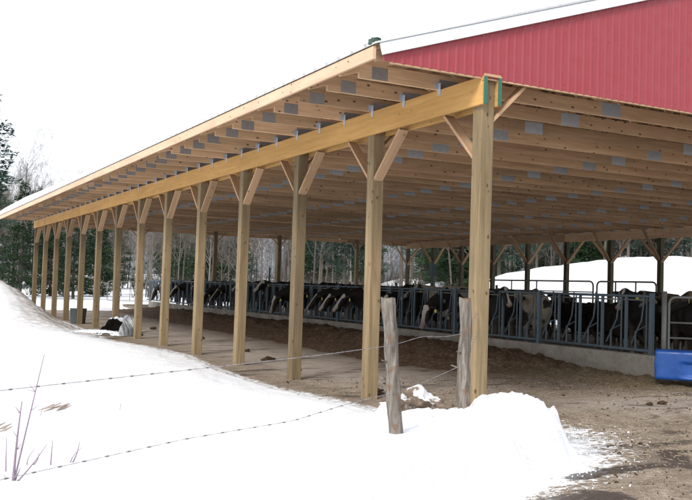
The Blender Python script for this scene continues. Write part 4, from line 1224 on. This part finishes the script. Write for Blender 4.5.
# individually recognisable trees
put_pine(*az_pt(-24, 52), 1, 11.6, 'tall ragged pine at the left edge rising above the barn roof', 'dark pines beyond the barn')
NP = [(22, 60, 0, 7.5, 'dark pine behind the far left barn posts, leftmost'), (52, 64, 2, 6.6, 'broad dark pine seen between the second and third far posts'), (75, 58, 0, 6.0, 'dark pine right of the broad one, behind the far left posts'),
      (98, 66, 2, 6.8, 'dark green pine behind the middle of the far post row'), (36, 75, 1, 8.5, 'taller thin pine behind the far left posts'),
      (178, 72, 0, 6.3, 'green pine left of the V braced end post'), (205, 80, 2, 7.0, 'broad green pine behind the V braced end post'), (238, 78, 0, 7.2, 'green pine just right of the V braced end post'),
      (345, 62, 1, 9.0, 'pine with bright green boughs behind the end post by the left fence post'), (322, 70, 3, 10, 'ragged pine left of the bright green boughs'), (365, 74, 0, 9.0, 'dense pine right of the bright green boughs'),
      (402, 60, 3, 10, 'tall thin pine above the left end of the small snow heaps'), (500, 62, 1, 11, 'dark pine behind the left end of the big snowbank'), (455, 80, 3, 12, 'tall pine behind the small snow heaps'),
      (575, 75, 3, 13, 'tall pine above the middle of the big snowbank'), (-5, 78, 0, 9, 'dark pine low behind the ragged left edge pine')]
for px, d, k, H, lab in NP: put_pine(*az_pt(px, d), k, H, lab, 'dark pines beyond the barn')
put_bare(*az_pt(152, 57), 3, 6.2, 'spreading bare tree with low limbs beyond the far end of the barn', 'bare trees beyond the barn')
put_bare(*az_pt(18, 62), 0, 9.0, 'tall bare tree beside the ragged pine at the left edge', 'bare trees beyond the barn')
put_bare(*az_pt(33, 66), 2, 8.4, 'slender bare tree above the far roof corner', 'bare trees beyond the barn')
put_bare(*az_pt(316, 50), 2, 7, 'straight thin trunk between the two middle end posts', 'bare trees beyond the barn')
for i in range(300):
    px = rnd.uniform(-160, 860); d = rnd.uniform(62 if px > 140 else 72, 125)
    x, y = az_pt(px, d)
    H = rnd.uniform(6.5, 9) * (d / 85)
    if px < 140: H *= .92
    if px > 260: H *= rnd.uniform(1.1, 1.7)
    H = min(H, .118 * d + 1.) if px > 140 else min(H, .095 * d)
    if x < 42 and y < 50: continue
    put_bare(x, y, rnd.randrange(4), H, 'leafless grey tree in the wood beyond the barn', 'leafless trees of the wood')
for i in range(60):
    px = rnd.choice([rnd.uniform(-150, 120), rnd.uniform(160, 260), rnd.uniform(300, 520), rnd.uniform(480, 860)]); d = rnd.uniform(80, 130)
    x, y = az_pt(px, d); H = rnd.uniform(5.5, 8) * (d / 85)
    if px > 280: H *= 1.35
    put_pine(x, y, rnd.randrange(4), H, 'dark evergreen deep in the wood beyond the barn', 'evergreens deep in the wood')
for i in range(70):     # the wood standing close behind the snowbank
    px = rnd.uniform(430, 860); d = rnd.uniform(58, 74); x, y = az_pt(px, d)
    if i % 3 == 0: put_pine(x, y, rnd.randrange(4), rnd.uniform(7, 9.5), 'dark evergreen behind the big snowbank', 'evergreens behind the snowbank')
    else: put_bare(x, y, (1, 3)[i % 2], rnd.uniform(7, 9.5), 'brown leafless tree behind the big snowbank', 'leafless trees behind the snowbank')
# far wood, one mass
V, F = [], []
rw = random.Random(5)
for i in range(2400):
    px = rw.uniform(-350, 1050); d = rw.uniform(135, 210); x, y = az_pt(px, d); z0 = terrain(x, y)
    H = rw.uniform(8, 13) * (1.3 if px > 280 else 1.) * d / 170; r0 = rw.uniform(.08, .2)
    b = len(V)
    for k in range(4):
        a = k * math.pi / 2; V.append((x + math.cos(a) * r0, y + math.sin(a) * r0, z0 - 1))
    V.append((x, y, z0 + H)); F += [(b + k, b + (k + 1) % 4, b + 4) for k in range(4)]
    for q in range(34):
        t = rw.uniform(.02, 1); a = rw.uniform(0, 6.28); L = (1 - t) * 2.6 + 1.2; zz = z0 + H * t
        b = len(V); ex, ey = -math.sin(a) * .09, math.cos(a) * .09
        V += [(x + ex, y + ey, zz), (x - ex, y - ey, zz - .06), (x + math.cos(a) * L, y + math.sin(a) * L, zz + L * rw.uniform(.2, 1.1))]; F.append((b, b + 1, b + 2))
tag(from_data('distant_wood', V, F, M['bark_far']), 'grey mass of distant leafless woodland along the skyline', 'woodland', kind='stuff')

# brush at the forest edge
V, F = [], []
for i in range(4200):
    px = rw.uniform(-150, 860); d = rw.uniform(60, 100); x, y = az_pt(px, d)
    if x < 44 and y < 52: continue
    if px < 150 and d < 82 and rw.random() < .9: continue
    z0 = tz(x, y) - .1
    for q in range(5):
        a = rw.uniform(0, 6.28); L = rw.uniform(.6, 2.2); b = len(V); dx, dy = math.cos(a) * .35 * L, math.sin(a) * .35 * L
        V += [(x - .02, y, z0), (x + .02, y, z0), (x + dx, y + dy, z0 + L)]; F.append((b, b + 1, b + 2))
tag(from_data('brushwood', V, F, M['bark2']), 'brown undergrowth along the edge of the wood', 'undergrowth', kind='stuff')
